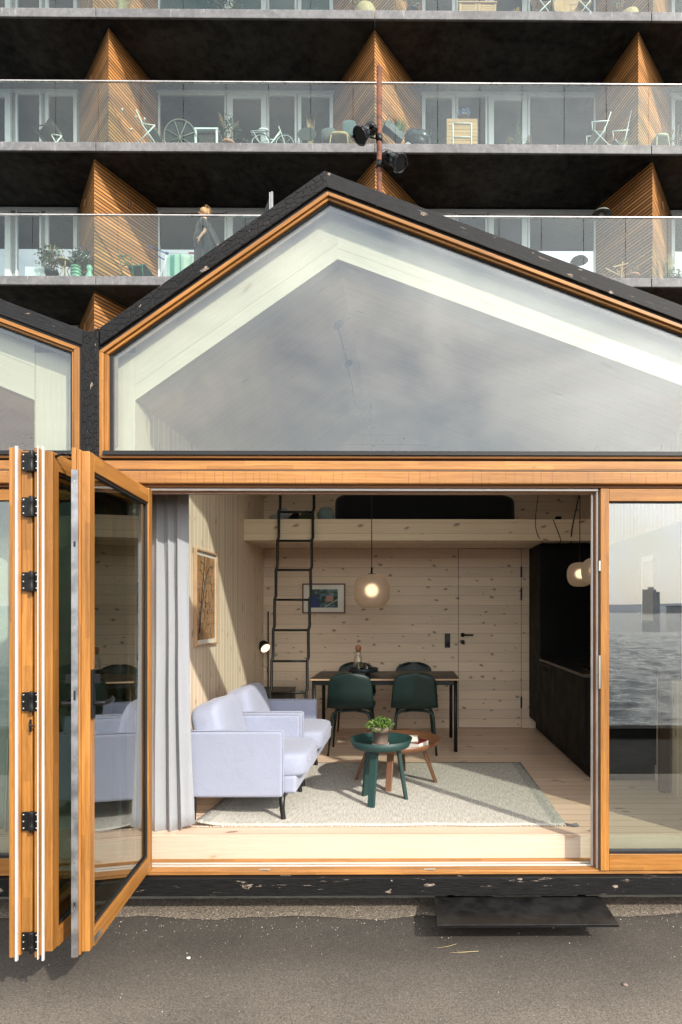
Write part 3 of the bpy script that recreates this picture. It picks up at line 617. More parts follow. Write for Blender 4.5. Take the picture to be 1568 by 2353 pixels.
def open_table(u0, u1, vt, base, lab, top, leg, Y=13.2, dep=0.5, name='side_table', box=None):
    x0, x1 = X(u0, Y), X(u1, Y); zt = P(u0, vt, Y).z; t = thing(name, lab, 'table', ((x0 + x1) / 2, Y + dep / 2, base))
    g = MB(); g.box(x0, x1, Y, Y + dep, zt - 0.035, zt); part(g, 'tabletop', top, t, 0.004, True)
    for a in (x0 + .03, x1 - .03):
        for b in (Y + .03, Y + dep - .03): g = MB(); g.box(a - .02, a + .02, b - .02, b + .02, base + .001, zt - .036); part(g, 'leg', leg, t, 0, True)
    if box: g = MB(); g.box(x0 + .07, x1 - .07, Y + .08, Y + dep - .05, base + .05, zt - .06); part(g, 'storage_box', box, t, 0.01, True)
    return t
open_table(446, 501, 292, L1, 'small white square table over a dark storage box on the upper left balcony', WHITE, WHITE, box=fabric('dark_wicker', (0.06, 0.05, 0.045), 80, 1.0))
shrub(492, 560, 258, L1, 'tall loose green shrub between white table and small bicycle', n=300, size=0.06)
tuft(556, 574, 319, L1, 'tiny dry brown grass tuft left of the small bicycle', HEATH, n=80)
# bicycle
def bicycle(u0, u1, base, Y=13.2):
    xa, xb = X(u0, Y), X(u1, Y); xm = (xa + xb) / 2; t = thing('childrens_bicycle', "white and pink child's bicycle with wire basket on the upper balcony", 'bicycle', (xm, Y, base)); r = 0.21; xr, xf = xa + r - 0.02, xb - r + 0.02
    for xx in (xr, xf):
        g = MB(); g.tube([(xx + r * math.cos(a * math.pi / 14), Y, base + r + 0.002 + r * math.sin(a * math.pi / 14)) for a in range(29)], 0.016, 6); w = part(g, 'wheel', CANV, t, world=True)
        g = MB(); g.tube([(xx + (r - .022) * math.cos(a * math.pi / 14), Y, base + r + 0.002 + (r - .022) * math.sin(a * math.pi / 14)) for a in range(29)], 0.007, 5)
        for a in range(8): g.tube([(xx, Y, base + r), (xx + (r - .02) * math.cos(a * .785), Y, base + r + (r - .02) * math.sin(a * .785))], 0.002, 4)
        part(g, 'rim', WHITE, w)
    wm = WHITE; g = MB(); B = base
    g.tube([(xf, Y, B + r), (xf - .10, Y, B + .50), (xf - .13, Y, B + .58)], 0.014, 7); g.tube([(xf - .10, Y, B + .48), (xf - .24, Y, B + .28), (xm - .05, Y, B + .20), (xm - .14, Y, B + .22)], 0.016, 7)
    g.tube([(xf - .11, Y, B + .42), (xm + .02, Y, B + .30), (xm - .15, Y, B + .30), (xr, Y, B + r)], 0.012, 7); g.tube([(xm - .08, Y, B + .2), (xm - .19, Y, B + .48)], 0.013, 7); g.tube([(xm - .08, Y, B + .2), (xr, Y, B + r)], 0.01, 6)
    part(g, 'frame', wm, t, world=True)
    g = MB(); g.blob((xm - .20, Y, B + .50), (.11, .06, .03), 0.8, 8); part(g, 'saddle', WHITE, t, world=True)
    g = MB(); g.tube([(xf - .13, Y, B + .57), (xf - .16, Y, B + .68)], 0.011, 6); g.tube([(xf - .24, Y - .16, B + .76), (xf - .17, Y - .1, B + .70), (xf - .15, Y, B + .67), (xf - .17, Y + .1, B + .70), (xf - .24, Y + .16, B + .76)], 0.011, 6); part(g, 'handlebar', BLKM, t, world=True)
    g = MB()
    for z_ in (.40, .46, .52, .58): q = .10 + (z_ - .4) * .15; g.tube([(xf + .0 + q * math.cos(a * math.pi / 8), Y + q * math.sin(a * math.pi / 8), B + z_) for a in range(17)], 0.003, 4)
    for a in range(10): c_, s_ = math.cos(a * .628), math.sin(a * .628); g.tube([(xf + .1 * c_, Y + .1 * s_, B + .40), (xf + .13 * c_, Y + .13 * s_, B + .59)], 0.0025, 4)
    part(g, 'basket', BLKM, t, world=True)
    g = MB(); g.tube([(xr - .2, Y, B + .44), (xr + .02, Y, B + .46), (xm - .18, Y, B + .45)], 0.007, 5)
    for dy in (-.06, .06): g.tube([(xr - .2, Y + dy, B + .44), (xr + .12, Y + dy, B + .45)], 0.006, 5); g.tube([(xr, Y + dy * .4, B + r), (xr - .16, Y + dy, B + .44)], 0.006, 5)
    g.tube([(xr - .2, Y - .06, B + .44), (xr - .2, Y + .06, B + .44)], 0.006, 5); part(g, 'luggage_rack', WHITE, t, world=True)
bicycle(579, 675, L1)
# disc grill
x = X(706, 13.25); t = thing('round_side_table', 'dark round tilt-top table standing right of the small bicycle', 'table', (x, 13.25, L1)); p = P(706, 308, 13.2); Mw = Matrix.Translation(p) @ Matrix.Rotation(R(72), 4, 'X')
g = MB(); g.lathe([(0.001, -0.01), (0.2, -0.01), (0.205, 0), (0.2, 0.01), (0.001, 0.01)], (0, 0, 0), 30, Mw, False, False); part(g, 'tabletop', CANV, t, world=True)
g = MB()
for s_ in (-1, 1): g.tube([(x + s_ * .16, 13.25, L1 + .005), (x + s_ * .14, 13.27, p.z + .02)], 0.01, 6)
part(g, 'leg_frame', BLKM, t, world=True)
tuft(697, 728, 268, L1, 'tall pale dry grass behind the dark round table', STRAW, Y=13.6, n=45)
def rattan_chair(u0, u1, vt, base, lab, mat, Y=13.3, s=1):
    x0, x1 = X(u0, Y), X(u1, Y); zt = P(u0, vt, Y).z; xc = (x0 + x1) / 2; w = (x1 - x0) / 2; t = thing('rattan_chair', lab, 'chair', (xc, Y, base)); g = MB()
    for i in range(11):
        a = -1.3 + 2.6 * i / 10; g.tube([(xc + w * .75 * math.sin(a) * .7, Y + .25 - .1 * math.cos(a), base + .36), (xc + w * math.sin(a), Y + .28, base + .36 + (zt - base - .36) * math.cos(a * .5) ** 1.5)], 0.007, 5)
    g.tube([(xc + w * math.sin(-1.3 + 2.6 * i / 20), Y + .28, base + .36 + (zt - base - .36) * math.cos((-1.3 + 2.6 * i / 20) * .5) ** 1.5) for i in range(21)], 0.013, 6)
    part(g, 'backrest', mat, t, world=True)
    g = MB(); g.blob((xc, Y + .02, base + .36), (w * .8, .27, .05), 0.6, 8); part(g, 'seat', mat, t, world=True)
    for a in (-1, 1):
        for b in (-.2, .22): g = MB(); g.tube([(xc + a * w * .6, Y + b, base + .33), (xc + a * w * .75, Y + b * 1.1, base + .004)], 0.012, 6); part(g, 'leg', mat, t, world=True)
    return t
rattan_chair(752, 812, 299, L1, 'pale rattan basket chair left of the rusty lamp pole', WICK)
g = MB(); pc = P(803, 297, 13.35); g.blob(pc, (0.16, 0.07, 0.18), 0.55, 8); g.box(0, 0.001, 0, 0.001, 0, 0.001, M=Matrix.Translation(pc)); single(g, 'cushion', CUSH, 'grey green cushion standing in the rattan chair', 'cushion')
g = MB(); pc = P(757, 316, 13.3); g.blob(pc, (0.17, 0.15, 0.15), 0.6, 8, nz=0.1); single(g, 'cushion', fabric('grey_cushion', (0.10, 0.11, 0.11), 200), 'grey seat cushion leaning at the left of the rattan chair', 'cushion')
# planter
t = thing('planter_box', 'black railing planter with green grass right of the rusty pole', 'planter', (X(903, 13.1), 13.1, L1 + .1)); Mw = frame(P(884, 283, 13.1), P(926, 318, 13.3) - P(884, 283, 13.1)); L = (P(926, 318, 13.3) - P(884, 283, 13.1)).length
g = MB(); g.box(0, L, -.09, .09, -.12, .06, M=Mw); part(g, 'trough', BLKM, t, .006, True)
g = MB()
for i in range(9): g.tube([Mw @ Vector((L * i / 8, -.1, .06)), Mw @ Vector((L * i / 8, -.1, .13))], .004, 4)
g.tube([Mw @ Vector((0, -.1, .13)), Mw @ Vector((L, -.1, .13))], .006, 5); g.tube([Mw @ Vector((0, -.1, .13)), Mw @ Vector((0, -.1, -.3))], .006, 5); part(g, 'wire_rack', BLKM, t, world=True)
g = MB(); g.blades(Mw @ Vector((L * .75, 0, .05)), .12, 200, .24, .004, .6); part(g, 'grass', LEAFB, t, world=True)
# gas grill
pc = P(961, 318, 13.3); t = thing('gas_grill', 'dark covered kettle grill with handle right of the planter box', 'grill', (pc.x, 13.3, L1)); g = MB(); g.blob((pc.x, 13.3, pc.z - .03), (.29, .22, .17), .8, 12, nz=.12); part(g, 'lid', plain('grill_enamel', (.03, .035, .038), .3), t, world=True)
g = MB(); g.tube([P(978, 306, 13.2), P(984, 299, 13.2), P(992, 303, 13.2), P(990, 310, 13.2), P(982, 315, 13.2)], .014, 6); part(g, 'handle', BLKM, t, world=True)
g = MB(); g.lathe([(.16, 0), (.24, .2), (.26, .32)], (pc.x, 13.3, L1 + .004), 20); part(g, 'bowl', BLKM, t, world=True)
g = MB(); pc = P(930, 326, 13.15); g.grid(lambda a, b: (pc.x - .02 + .17 * a, 13.15 + .02 * math.sin(b * 14), L1 + .004 + (.24 - .1 * abs(a - .6)) * b), 6, 12); single(g, 'folded_cloth', SHEET, 'pale cloth hanging beside the dark grill', 'cloth', solid=.006)
# drop leaf table
x0, x1 = X(1027, 13.2), X(1098, 13.2); zt = P(1060, 271, 13.2).z; t = thing('folding_table', 'slatted wooden folding table with its top turned up, white legs', 'table', ((x0 + x1) / 2, 13.25, L1))
g = MB()
for i in range(7): a = zt - .01 - i * .079; g.box(x0 + .0, x1, 13.2, 13.22, a - .073, a, grain=0)
part(g, 'tabletop', TEAK, t, .003, True); g = MB(); xm = (x0 + x1) / 2
for s_ in (-1, 1): g.tube([(xm + s_ * .2, 13.19, L1 + .005), (xm + s_ * .2, 13.19, zt - .12)], .012, 6)
g.tube([(xm - .2, 13.19, zt - .12), (xm + .2, 13.19, zt - .12)], .012, 6); g.tube([(xm - .2, 13.19, zt - .42), (xm + .2, 13.19, zt - .42)], .012, 6); part(g, 'leg_frame', WHITE, t, world=True)
pb = P(1067, 271, 13.3); t = thing('potted_hydrangea', 'blue hydrangea in a pot on the folding table', 'plant', (pb.x, 13.3, zt)); pot(t, (pb.x, 13.3, zt + .001), .09, .12, TERRA); g = MB(); g.leaves((pb.x, 13.3, zt + .17), (.18, .14, .1), 260, .05, aspect=.9); part(g, 'flowers', leafmat('blue_petals', (.12, .2, .42), (.3, .4, .6)), t, world=True); g = MB(); g.leaves((pb.x, 13.3, zt + .12), (.17, .13, .08), 60, .07); part(g, 'foliage', LEAF, t, world=True)
# conifer and heathers
x = X(1191, 13.25); t = thing('dwarf_conifer', 'slim pointed conifer in a pot between two heather tufts', 'plant', (x, 13.25, L1)); pot(t, (x, 13.25, L1 + .002), .12, .18, BLKM); zt = P(1191, 258, 13.25).z; g = MB()
for i in range(26): f_ = i / 25; zc = L1 + .18 + (zt - L1 - .2) * f_; g.leaves((x, 13.25, zc), (.145 * (1 - f_) + .012, .14 * (1 - f_) + .012, .05), 42, .045, droop=-1.2, aspect=.3)
part(g, 'foliage', LEAF, t, world=True); g = MB(); g.tube([(x, 13.25, L1 + .14), (x, 13.25, zt - .08)], [.012, .003], 5); part(g, 'trunk', TEAK, t, world=True)
for u, lb in ((1170, 'low brown heather tuft left of the slim conifer'), (1213, 'low brown heather tuft right of the slim conifer')): shrub(u - 11, u + 11, 318, L1, lb, HEATH, BLKM, 13.2, 170, .035, 'heather', .16)
# folding chairs
def folding_chair(u, base, lab, hh=.86, Y=13.25, s=1, sm=CANVL, name='folding_chair', ww=.42):
    x = X(u, Y); t = thing(name, lab, 'chair', (x, Y, base)); g = MB()
    for dy in (-.2, .2):
        g.tube([(x - s * .3, Y + dy, base + .005), (x + s * .02, Y + dy, base + .42), (x + s * .16, Y + dy, base + hh)], .011, 6); g.tube([(x + s * .22, Y + dy, base + .005), (x - s * .2, Y + dy, base + .42)], .011, 6); g.tube([(x - s * .26, Y + dy, base + .6), (x + s * .12, Y + dy, base + .63)], .014, 6); g.tube([(x - s * .24, Y + dy, base + .42), (x - s * .25, Y + dy, base + .6)], .009, 5)
    part(g, 'frame', WHITE, t, world=True); g = MB(); g.grid(lambda a, b: (x + s * (-.22 + .28 * a), Y - .19 + .38 * b, base + .43 - .03 * math.sin(a * 3.1)), 5, 3); part(g, 'seat', sm, t, world=True, solid=.01)
    g = MB(); g.grid(lambda a, b: (x + s * (.06 + .10 * a), Y - .19 + .38 * b, base + .52 + (hh - .54) * a), 5, 3); part(g, 'backrest', TEAK, t, world=True, solid=.01); return t
folding_chair(1381, L1, 'white framed folding chair with wooden back before the upper right fin', .82)
folding_chair(1428, L1, 'upright folded white chair leaning at the upper right larch fin', 1.05, 13.5, 1, CUSH, 'folded_chair')
tuft(1414, 1450, 321, L1, 'round straw tuft at the foot of the upper right fin', STRAW, n=150, ph=.1)
rattan_chair(1494, 1536, 316, L1, 'cream wire chair low behind the upper right railing', plain('cream_wire', (.5, .46, .32), .5))
# level 2
shrub(78, 160, 561, L2, 'large dark leafy shrub on the lower left balcony', LEAF, BLKM, 13.3, 520, .07)
g = MB(); x0, x1 = X(57, 13.45), X(118, 13.45); g.box(x0, x1, 13.45, 13.8, L2 + .002, L2 + .5); single(g, 'storage_bench', WHITE, 'plain white storage bench behind the leafy shrub', 'bench', bevel=.01)
t = thing('cane_stool', 'round cane stool beside the bouquet on the lower left balcony', 'stool', (X(149, 13.2), 13.2, L2)); xc = X(149, 13.2); zt = P(149, 602, 13.2).z; g = MB(); g.tube([(xc + .16 * math.cos(a * math.pi / 10), 13.2 + .16 * math.sin(a * math.pi / 10), zt) for a in range(21)], .014, 6); g.lathe([(.001, -.006), (.155, -.006), (.155, .006), (.001, .006)], (xc, 13.2, zt), 20, None, False, False); part(g, 'seat', WICK, t, world=True)
for a in range(4): c_, s_ = math.cos(a * 1.57 + .6), math.sin(a * 1.57 + .6); g = MB(); g.tube([(xc + .14 * c_, 13.2 + .14 * s_, zt - .01), (xc + .04 * c_, 13.2 + .04 * s_, zt - .17), (xc + .16 * c_, 13.2 + .16 * s_, L2 + .005)], .011, 6); part(g, 'leg', WICK, t, world=True)
VASE = plain('pale_green_ceramic', (.22, .42, .30), .25, var=.03)
xc = X(176, 13.15); t = thing('ribbed_vase', 'ribbed pale green vase holding the large bouquet', 'vase', (xc, 13.15, L2)); g = MB(); pr = []
for i in range(25): z_ = i * .014; pr.append((.105 + .018 * math.sin(i * 1.25), z_))
g.lathe(pr, (xc, 13.15, L2 + .003), 24); part(g, 'vase_body', VASE, t, world=True)
t = thing('bouquet', 'wild bouquet of white, violet and yellow flowers in the ribbed green vase', 'flowers', (xc, 13.15, L2 + .3)); g = MB(); zc = P(185, 600, 13.15).z; xb_ = X(186, 13.15)
g.leaves((xb_, 13.15, zc), (.30, .2, .26), 330, .10, aspect=.35); g.blades((xc, 13.15, L2 + .3), .05, 60, .42, .004, .9); part(g, 'stems', LEAF, t, world=True)
for nm, mt_, n_, sz in (('white_flowers', WHITE, 60, .06), ('violet_flowers', plain('violet_petals', (.10, .06, .25), .6), 140, .035), ('yellow_flowers', plain('yellow_petals', (.6, .36, .05), .6), 24, .04)): g = MB(); g.leaves((xb_, 13.12, zc + .10), (.32, .16, .22), n_, sz, aspect=.9); part(g, nm, mt_, t, world=True)
xc = X(206, 13.12); g = MB(); h_ = P(206, 611, 13.12).z - L2; g.lathe([(.05, 0), (.078, h_ * .15), (.082, h_ * .32), (.045, h_ * .58), (.048, h_ * .66), (.068, h_ * .82), (.05, h_)], (xc, 13.12, L2 + .003), 24); single(g, 'gourd_vase', VASE, 'smooth gourd shaped pale green vase right of the bouquet', 'vase')
g = MB(); g.lathe([(.08, 0), (.1, .2), (.11, .22), (.1, .22), (.09, .18)], (X(192, 13.25), 13.25, L2 + .002), 20); single(g, 'plant_pot', BLKM, 'dark pot standing between the two pale green vases', 'pot')
# green lounge chair
def lounge(u0, u1, vt, base, lab, mat, Y=13.25):
    x0, x1 = X(u0, Y), X(u1, Y); zt = P(u0, vt, Y).z; t = thing('lounge_chair', lab, 'chair', ((x0 + x1) / 2, Y, base)); g = MB()
    for i in range(8):
        a = i / 7; p = Vector((x0 + (x1 - x0) * (.03 + .33 * a), Y, zt - .03 - (zt - base - .26) * a * .9)); g.box(-.03, .03, -.24, .24, -.008, .008, M=Matrix.Translation(p) @ Matrix.Rotation(R(58), 4, 'Y'))
    part(g, 'backrest', mat, t, world=True); g = MB()
    for i in range(7): a = i / 6; p = Vector((x0 + (x1 - x0) * (.38 + .5 * a), Y, base + .25 + .06 * a)); g.box(-.03, .03, -.24, .24, -.008, .008, M=Matrix.Translation(p))
    part(g, 'seat', mat, t, world=True)
    for s_ in (-1, 1):
        g = MB(); y = Y + s_ * .27; g.tube([(x0 + .02, y, zt - .14), (x0 + (x1 - x0) * .42, y, zt - .13), (x0 + (x1 - x0) * .5, y, zt - .25), (x0 + (x1 - x0) * .55, y, base + .005)], .013, 6); g.tube([(x0 + .04, y, zt - .14), (x0 + .10, y, base + .28), (x0 + .12, y, base + .005)], .012, 6)
        g.tube([(x0 + .12, y, base + .27), (x1 - .1, y, base + .26), (x1 - .08, y, base + .005)], .012, 6); part(g, 'armrest', mat, t, world=True)
lounge(282, 350, 590, L2, 'dark green slatted lounge chair before the lower left larch fin', DGRN)
# drying rack, sheet, person
YD = 13.3; t = thing('drying_rack', 'white and blue clothes drying rack beside the woman', 'drying rack', (X(400, YD), YD, L2)); g = MB()
g.tube([P(383, 582, YD), P(373, 634, YD)], .012, 6); g.tube([P(383, 582, YD + .5), P(395, 640, YD + .5)], .012, 6); a_, b_ = P(383, 581, YD), P(447, 581, YD)
for dy in (0, .17, .34, .5): g.tube([a_ + Vector((0, dy, 0)), b_ + Vector((0, dy, 0))], .006, 5)
part(g, 'frame', WHITE, t, world=True); g = MB(); BLU = plain('blue_plastic', (.03, .05, .22), .4)
g.tube([P(340, 564, YD), P(383, 582, YD)], .013, 6); g.tube([P(358, 585, YD + .3), P(379, 597, YD + .3)], .013, 6); g.tube([P(340, 564, YD), P(358, 585, YD + .3)], .004, 4); g.blob(P(384, 582, YD), (.035, .03, .03), .8, 6); part(g, 'wing', BLU, t, world=True)
g = MB(); pg = P(440, 581, YD - .03); g.box(pg.x - .06, pg.x + .06, pg.y - .01, pg.y + .01, pg.z - .02, pg.z + .015); single(g, 'clothes_peg', plain('red_plastic', (.35, .03, .03), .4), 'red clothes peg on the drying rack rail near her hand', 'clothes peg', bevel=.003)
def sheetm():
    t = Mt('checked_green_sheet', (.4, .5, .42), .9); u, v = t.uv(); w1 = t.ss(t.ma('PINGPONG', u, .19), .085, .095); c = t.mix(w1, (.30, .44, .36), (.10, .27, .23)); c = t.mix(t.ss(u, .52, .54), c, (.42, .50, .42)); t.set(Base_Color=c); return t.m
g = MB(); z0_ = P(400, 586, YD).z; g.grid(lambda a, b: (a_.x + .03 + (b_.x - a_.x - .05) * a, YD - .03 + .02 * math.sin(a * 17) * (1 - b * .6), L2 + .01 + (z0_ - L2 - .01 - .015 * math.sin(a * 9)) * b), 40, 10); single(g, 'hanging_sheet', sheetm(), 'green and white checked sheet hanging on the drying rack', 'sheet', solid=.005)

def person():
    Yp = 13.35; xc = X(470, Yp); base = L2 + .003
    t = thing('person', 'blonde woman in a dark grey dress standing by the drying rack', 'person', (xc, Yp, base))
    me = bpy.data.meshes.new('body'); k = 1.0
    # joints (x towards right of picture, facing left and away)
    V = [(0, 0, .93, .15, .12), (-.01, 0, 1.08, .135, .115), (-.015, 0, 1.25, .14, .11), (.0, 0, 1.39, .11, .085), (-.005, 0, 1.47, .05, .05), (-.02, .01, 1.55, .062, .07), (-.025, .01, 1.62, .082, .09), (-.02, .01, 1.69, .07, .075),
         (.02, -.15, 1.38, .055, .05), (.075, -.21, 1.22, .045, .045), (.09, -.22, 1.10, .037, .037), (.0, -.24, .97, .028, .028), (-.03, -.24, .92, .022, .03), (-.05, -.245, .85, .010, .025),
         (.03, .15, 1.38, .055, .05), (.14, .17, 1.2, .042, .042), (.22, .14, 1.06, .036, .036), (.27, .05, .93, .026, .026), (.28, .03, .85, .014, .025),
         (0, -.09, .86, .095, .09), (.01, -.10, .50, .06, .06), (.03, -.10, .10, .038, .038), (-.09, -.10, .04, .035, .03),
         (0, .09, .86, .095, .09), (.02, .10, .50, .06, .06), (.04, .10, .10, .038, .038), (-.08, .10, .04, .035, .03)]
    E = [(0, 1), (1, 2), (2, 3), (3, 4), (4, 5), (5, 6), (6, 7), (3, 8), (8, 9), (9, 10), (10, 11), (11, 12), (12, 13), (3, 14), (14, 15), (15, 16), (16, 17), (17, 18), (0, 19), (19, 20), (20, 21), (21, 22), (0, 23), (23, 24), (24, 25), (25, 26)]
    me.from_pydata([(v[0], v[1], v[2]) for v in V], E, []); me.skin_vertices or None
    o = bpy.data.objects.new('body', me); COL.objects.link(o); o.parent = t; me.materials.append(SKIN)
    m = o.modifiers.new('skin', 'SKIN'); m.use_smooth_shade = True
    if not me.skin_vertices: me.attributes
    for i, v in enumerate(V): me.skin_vertices[0].data[i].radius = (v[3], v[4])
    me.skin_vertices[0].data[0].use_root = True
    s_ = o.modifiers.new('sub', 'SUBSURF'); s_.levels = 2; s_.render_levels = 2
    g = MB(); secs = [(.30, .25, .22, .02), (.6, .225, .20, .01), (.86, .205, .185, -.01), (.98, .20, .19, -.035), (1.08, .185, .18, -.045), (1.18, .16, .155, -.02), (1.28, .165, .15, -.025), (1.38, .14, .15, 0), (1.44, .085, .10, .0), (1.47, .062, .07, -.003)]
    g.grid(lambda a, b: (lambda f_, i: (lambda s0, s1, q: (((s0[3] * (1 - q) + s1[3] * q)) + (s0[1] * (1 - q) + s1[1] * q) * math.cos(a * 2 * math.pi) * (1 + .04 * math.sin(a * 44) * (1 - b)), (s0[2] * (1 - q) + s1[2] * q) * math.sin(a * 2 * math.pi), s0[0] * (1 - q) + s1[0] * q))(secs[i], secs[i + 1], f_ - i))(b * 8.999, int(b * 8.999)), 36, 27)
    g.tube([(.0, -.12, 1.38), (.04, -.17, 1.34), (.075, -.21, 1.23), (.09, -.22, 1.12)], [.08, .075, .068, .062], 12); g.tube([(.01, .12, 1.38), (.07, .16, 1.32), (.14, .17, 1.2), (.22, .14, 1.05)], [.08, .075, .066, .058], 12)
    g.grid(lambda a, b: (.05 + .22 * b + .1 * a, -.1 + .26 * a, 1.36 - .5 * b + .03 * math.sin(a * 8)), 8, 8)
    part(g, 'dress', DRESS, t, sub=1)
    g = MB(); g.blob((-.005, .012, 1.645), (.098, .095, .105), 1.0, 12, nz=.12); g.blob((.075, .01, 1.64), (.055, .06, .10), 1.0, 8, nz=.5, seed=3)
    for i in range(70): a = random.uniform(-.6, 1.9); g.tube([(.05, .01 + random.uniform(-.04, .04), 1.69), (.05 + .07 * math.cos(a), random.uniform(-.06, .06), 1.69 + .08 * math.sin(a)), (.06 + .10 * math.cos(a - .6), random.uniform(-.06, .06), 1.66 + .10 * math.sin(a - .6))], [.006, .005, .001], 4)
    part(g, 'hair', HAIR, t)
    g = MB(); g.blob((-.112, -.02, 1.625), (.018, .013, .02), 1, 6); g.blob((-.098, -.045, 1.585), (.012, .02, .008), 1, 6); part(g, 'nose_and_lips', SKIN, t)
    g = MB(); g.blob((-.10, -.045, 1.645), (.010, .012, .008), 1, 6); part(g, 'eye', BLKM, t)
    g = MB()
    for i in range(4): g.tube([(-.03, -.262 + .016 * i, .90), (-.05 - .004 * i, -.264 + .018 * i, .855), (-.052, -.262 + .018 * i, .812 + .006 * abs(i - 1.5))], [.009, .008, .006], 6)
    g.tube([(-.02, -.265, .94), (-.055, -.285, .91), (-.07, -.285, .88)], [.01, .009, .006], 6); part(g, 'fingers', SKIN, t)
    t.scale = (1.02, 1.02, 1.0); return t
person()
# dome lamp hanging over the lower right balcony
pt = P(1383, 494, 13.75); t = thing('dome_lamp', 'grey dome lamp hanging under the slab before the right larch fin', 'lamp', (pt.x, 13.75, pt.z)); g = MB(); g.lathe([(.001, .115), (.10, .10), (.18, .06), (.23, 0), (.225, 0), (.17, .05), (.001, .09)], pt, 28, cap=False); part(g, 'shade', plain('lamp_grey', (.16, .17, .16), .4), t, world=True)
g = MB(); g.tube([pt + Vector((0, 0, .11)), (pt.x, 13.75, ST[2] - TH_S - .01)], .004, 5); part(g, 'cord', BLKM, t, world=True); g = MB(); g.lathe([(.03, 0), (.05, .05), (.03, .09)], pt - Vector((0, 0, .03)), 12); part(g, 'bulb_holder', WHITE, t, world=True)
shrub(1440, 1470, 608, L2, 'round brown plant in a pink clay pot, lower right balcony', HEATH, TERR2, 13.2, 300, .035, 'potted_plant', .22)
g = MB()
for a, b in (((1384, 628), (1400, 637)), ((1392, 615), (1432, 636)), ((1400, 622), (1425, 630)), ((1418, 620), (1436, 636)), ((1424, 606), (1436, 637)), ((1432, 600), (1428, 637)), ((1410, 612), (1444, 604))): g.tube([P(a[0], a[1] + 1, 13.3 + random.uniform(0, .25)), P(b[0], b[1] + 1, 13.3 + random.uniform(0, .25))], .014, 4, smooth=False)
single(g, 'folded_deckchair', TEAK, 'collapsed orange wooden deckchair left of the pink clay pot', 'chair')
tuft(1510, 1560, 585, L2, 'tall feathery pale grass at the far right lower balcony', STRAW, 13.4, 260)
shrub(1520, 1585, 616, L2, 'low green bush at the far right lower balcony', LEAFB, BLKM, 13.2, 300, .05, ph=.14)
shrub(1530, 1580, 290, L1, 'small green bush at the far right upper balcony', LEAF, BLKM, 13.4, 200, .05, ph=.14)
# level 0 (only their lower parts show)
tuft(236, 322, -25, L0, 'wide straw grass on the topmost balcony at the left fin', STRAW, 13.3, 260, ph=.25)
t = shrub(475, 573, -15, L0, 'dark wide leafy plant trough on the topmost balcony', LEAF, BLKM, 13.35, 420, .06)
t = thing('wicker_plant_basket', 'wicker basket with plants on the topmost balcony left of the pole line', 'basket', (X(841, 13.3), 13.3, L0)); g = MB(); g.lathe([(.17, 0), (.23, .15), (.24, .3), (.2, .4)], (X(841, 13.3), 13.3, L0 + .002), 24); part(g, 'basket', WICK, t, world=True); g = MB(); g.leaves((X(835, 13.3), 13.3, L0 + .55), (.33, .2, .25), 260, .08); part(g, 'foliage', STRAW, t, world=True)
shrub(930, 966, -30, L0, 'spiky plant in a dark round pot on the topmost balcony', LEAF, BLKM, 13.2, 120, .12, ph=.3)
x0, x1 = X(1056, 13.2), X(1141, 13.2); t = thing('slatted_sideboard', 'low slatted wooden sideboard on the topmost balcony', 'cabinet', ((x0 + x1) / 2, 13.4, L0)); g = MB(); g.box(x0 - .02, x1 + .02, 13.18, 13.6, L0 + .46, L0 + .49); part(g, 'top', TEAK, t, .004, True)
for a, b in ((x0, (x0 + x1) / 2 - .01), ((x0 + x1) / 2 + .01, x1)):
    g = MB(); g.box(a, a + .05, 13.2, 13.23, L0 + .03, L0 + .455); g.box(b - .05, b, 13.2, 13.23, L0 + .03, L0 + .455)
    for i in range(10): g.box(a + .052, b - .052, 13.205, 13.225, L0 + .04 + i * .04, L0 + .072 + i * .04)
    part(g, 'door', TEAK, t, 0, True)
g = MB(); g.box(x0 + .002, x1 - .002, 13.232, 13.58, L0 + .005, L0 + .455); part(g, 'carcass', TEAK, t, 0, True)
t = thing('yellow_flowers', 'little yellow flowers in a pot on the topmost balcony', 'flowers', (X(1185, 13.15), 13.15, L0)); pot(t, (X(1185, 13.15), 13.15, L0 + .002), .1, .12, BLKM); g = MB(); g.leaves((X(1185, 13.15), 13.15, L0 + .2), (.14, .1, .08), 90, .04, aspect=.9); part(g, 'petals', bpy.data.materials['yellow_petals'], t, world=True)
folding_chair(1240, L0, 'reddish wooden folding chair left of the round wooden table', .85, 13.3, -1, TEAK); folding_chair(1348, L0, 'wooden folding chair right of the round wooden table', .85, 13.3, 1, TEAK)
xc = X(1304, 13.3); t = thing('round_wooden_table', 'round slatted wooden table tipped up on the topmost balcony', 'table', (xc, 13.3, L0)); g = MB(); g.lathe([(.001, -.012), (.31, -.012), (.315, 0), (.31, .012), (.001, .012)], (0, 0, 0), 36, Matrix.Translation((xc, 13.25, L0 + .45)) @ Matrix.Rotation(R(85), 4, 'X'), False, False); part(g, 'tabletop', TEAK, t, 0, True)
for s_ in (-1, 1): g = MB(); g.box(xc + s_ * .3 - .02, xc + s_ * .3 + .02, 13.27, 13.31, L0 + .003, L0 + .6); part(g, 'leg', TEAK, t, 0, True)
xc = X(1448, 13.25); t = thing('wicker_basket', 'pale wicker basket with a hoop handle on the topmost balcony', 'basket', (xc, 13.25, L0)); g = MB(); g.lathe([(.14, 0), (.17, .12), (.19, .27), (.175, .27), (.15, .05)], (xc, 13.25, L0 + .002), 24); part(g, 'basket', WICK, t, world=True); g = MB(); g.tube([(xc - .17 * math.cos(a * .314), 13.25, L0 + .27 + .14 * math.sin(a * .314)) for a in range(11)], .012, 6); part(g, 'handle', WICK, t, world=True)
shrub(1400, 1450, -60, L0, 'rounded green bush behind the pale wicker basket', LEAF, BLKM, 13.6, 300, .06)

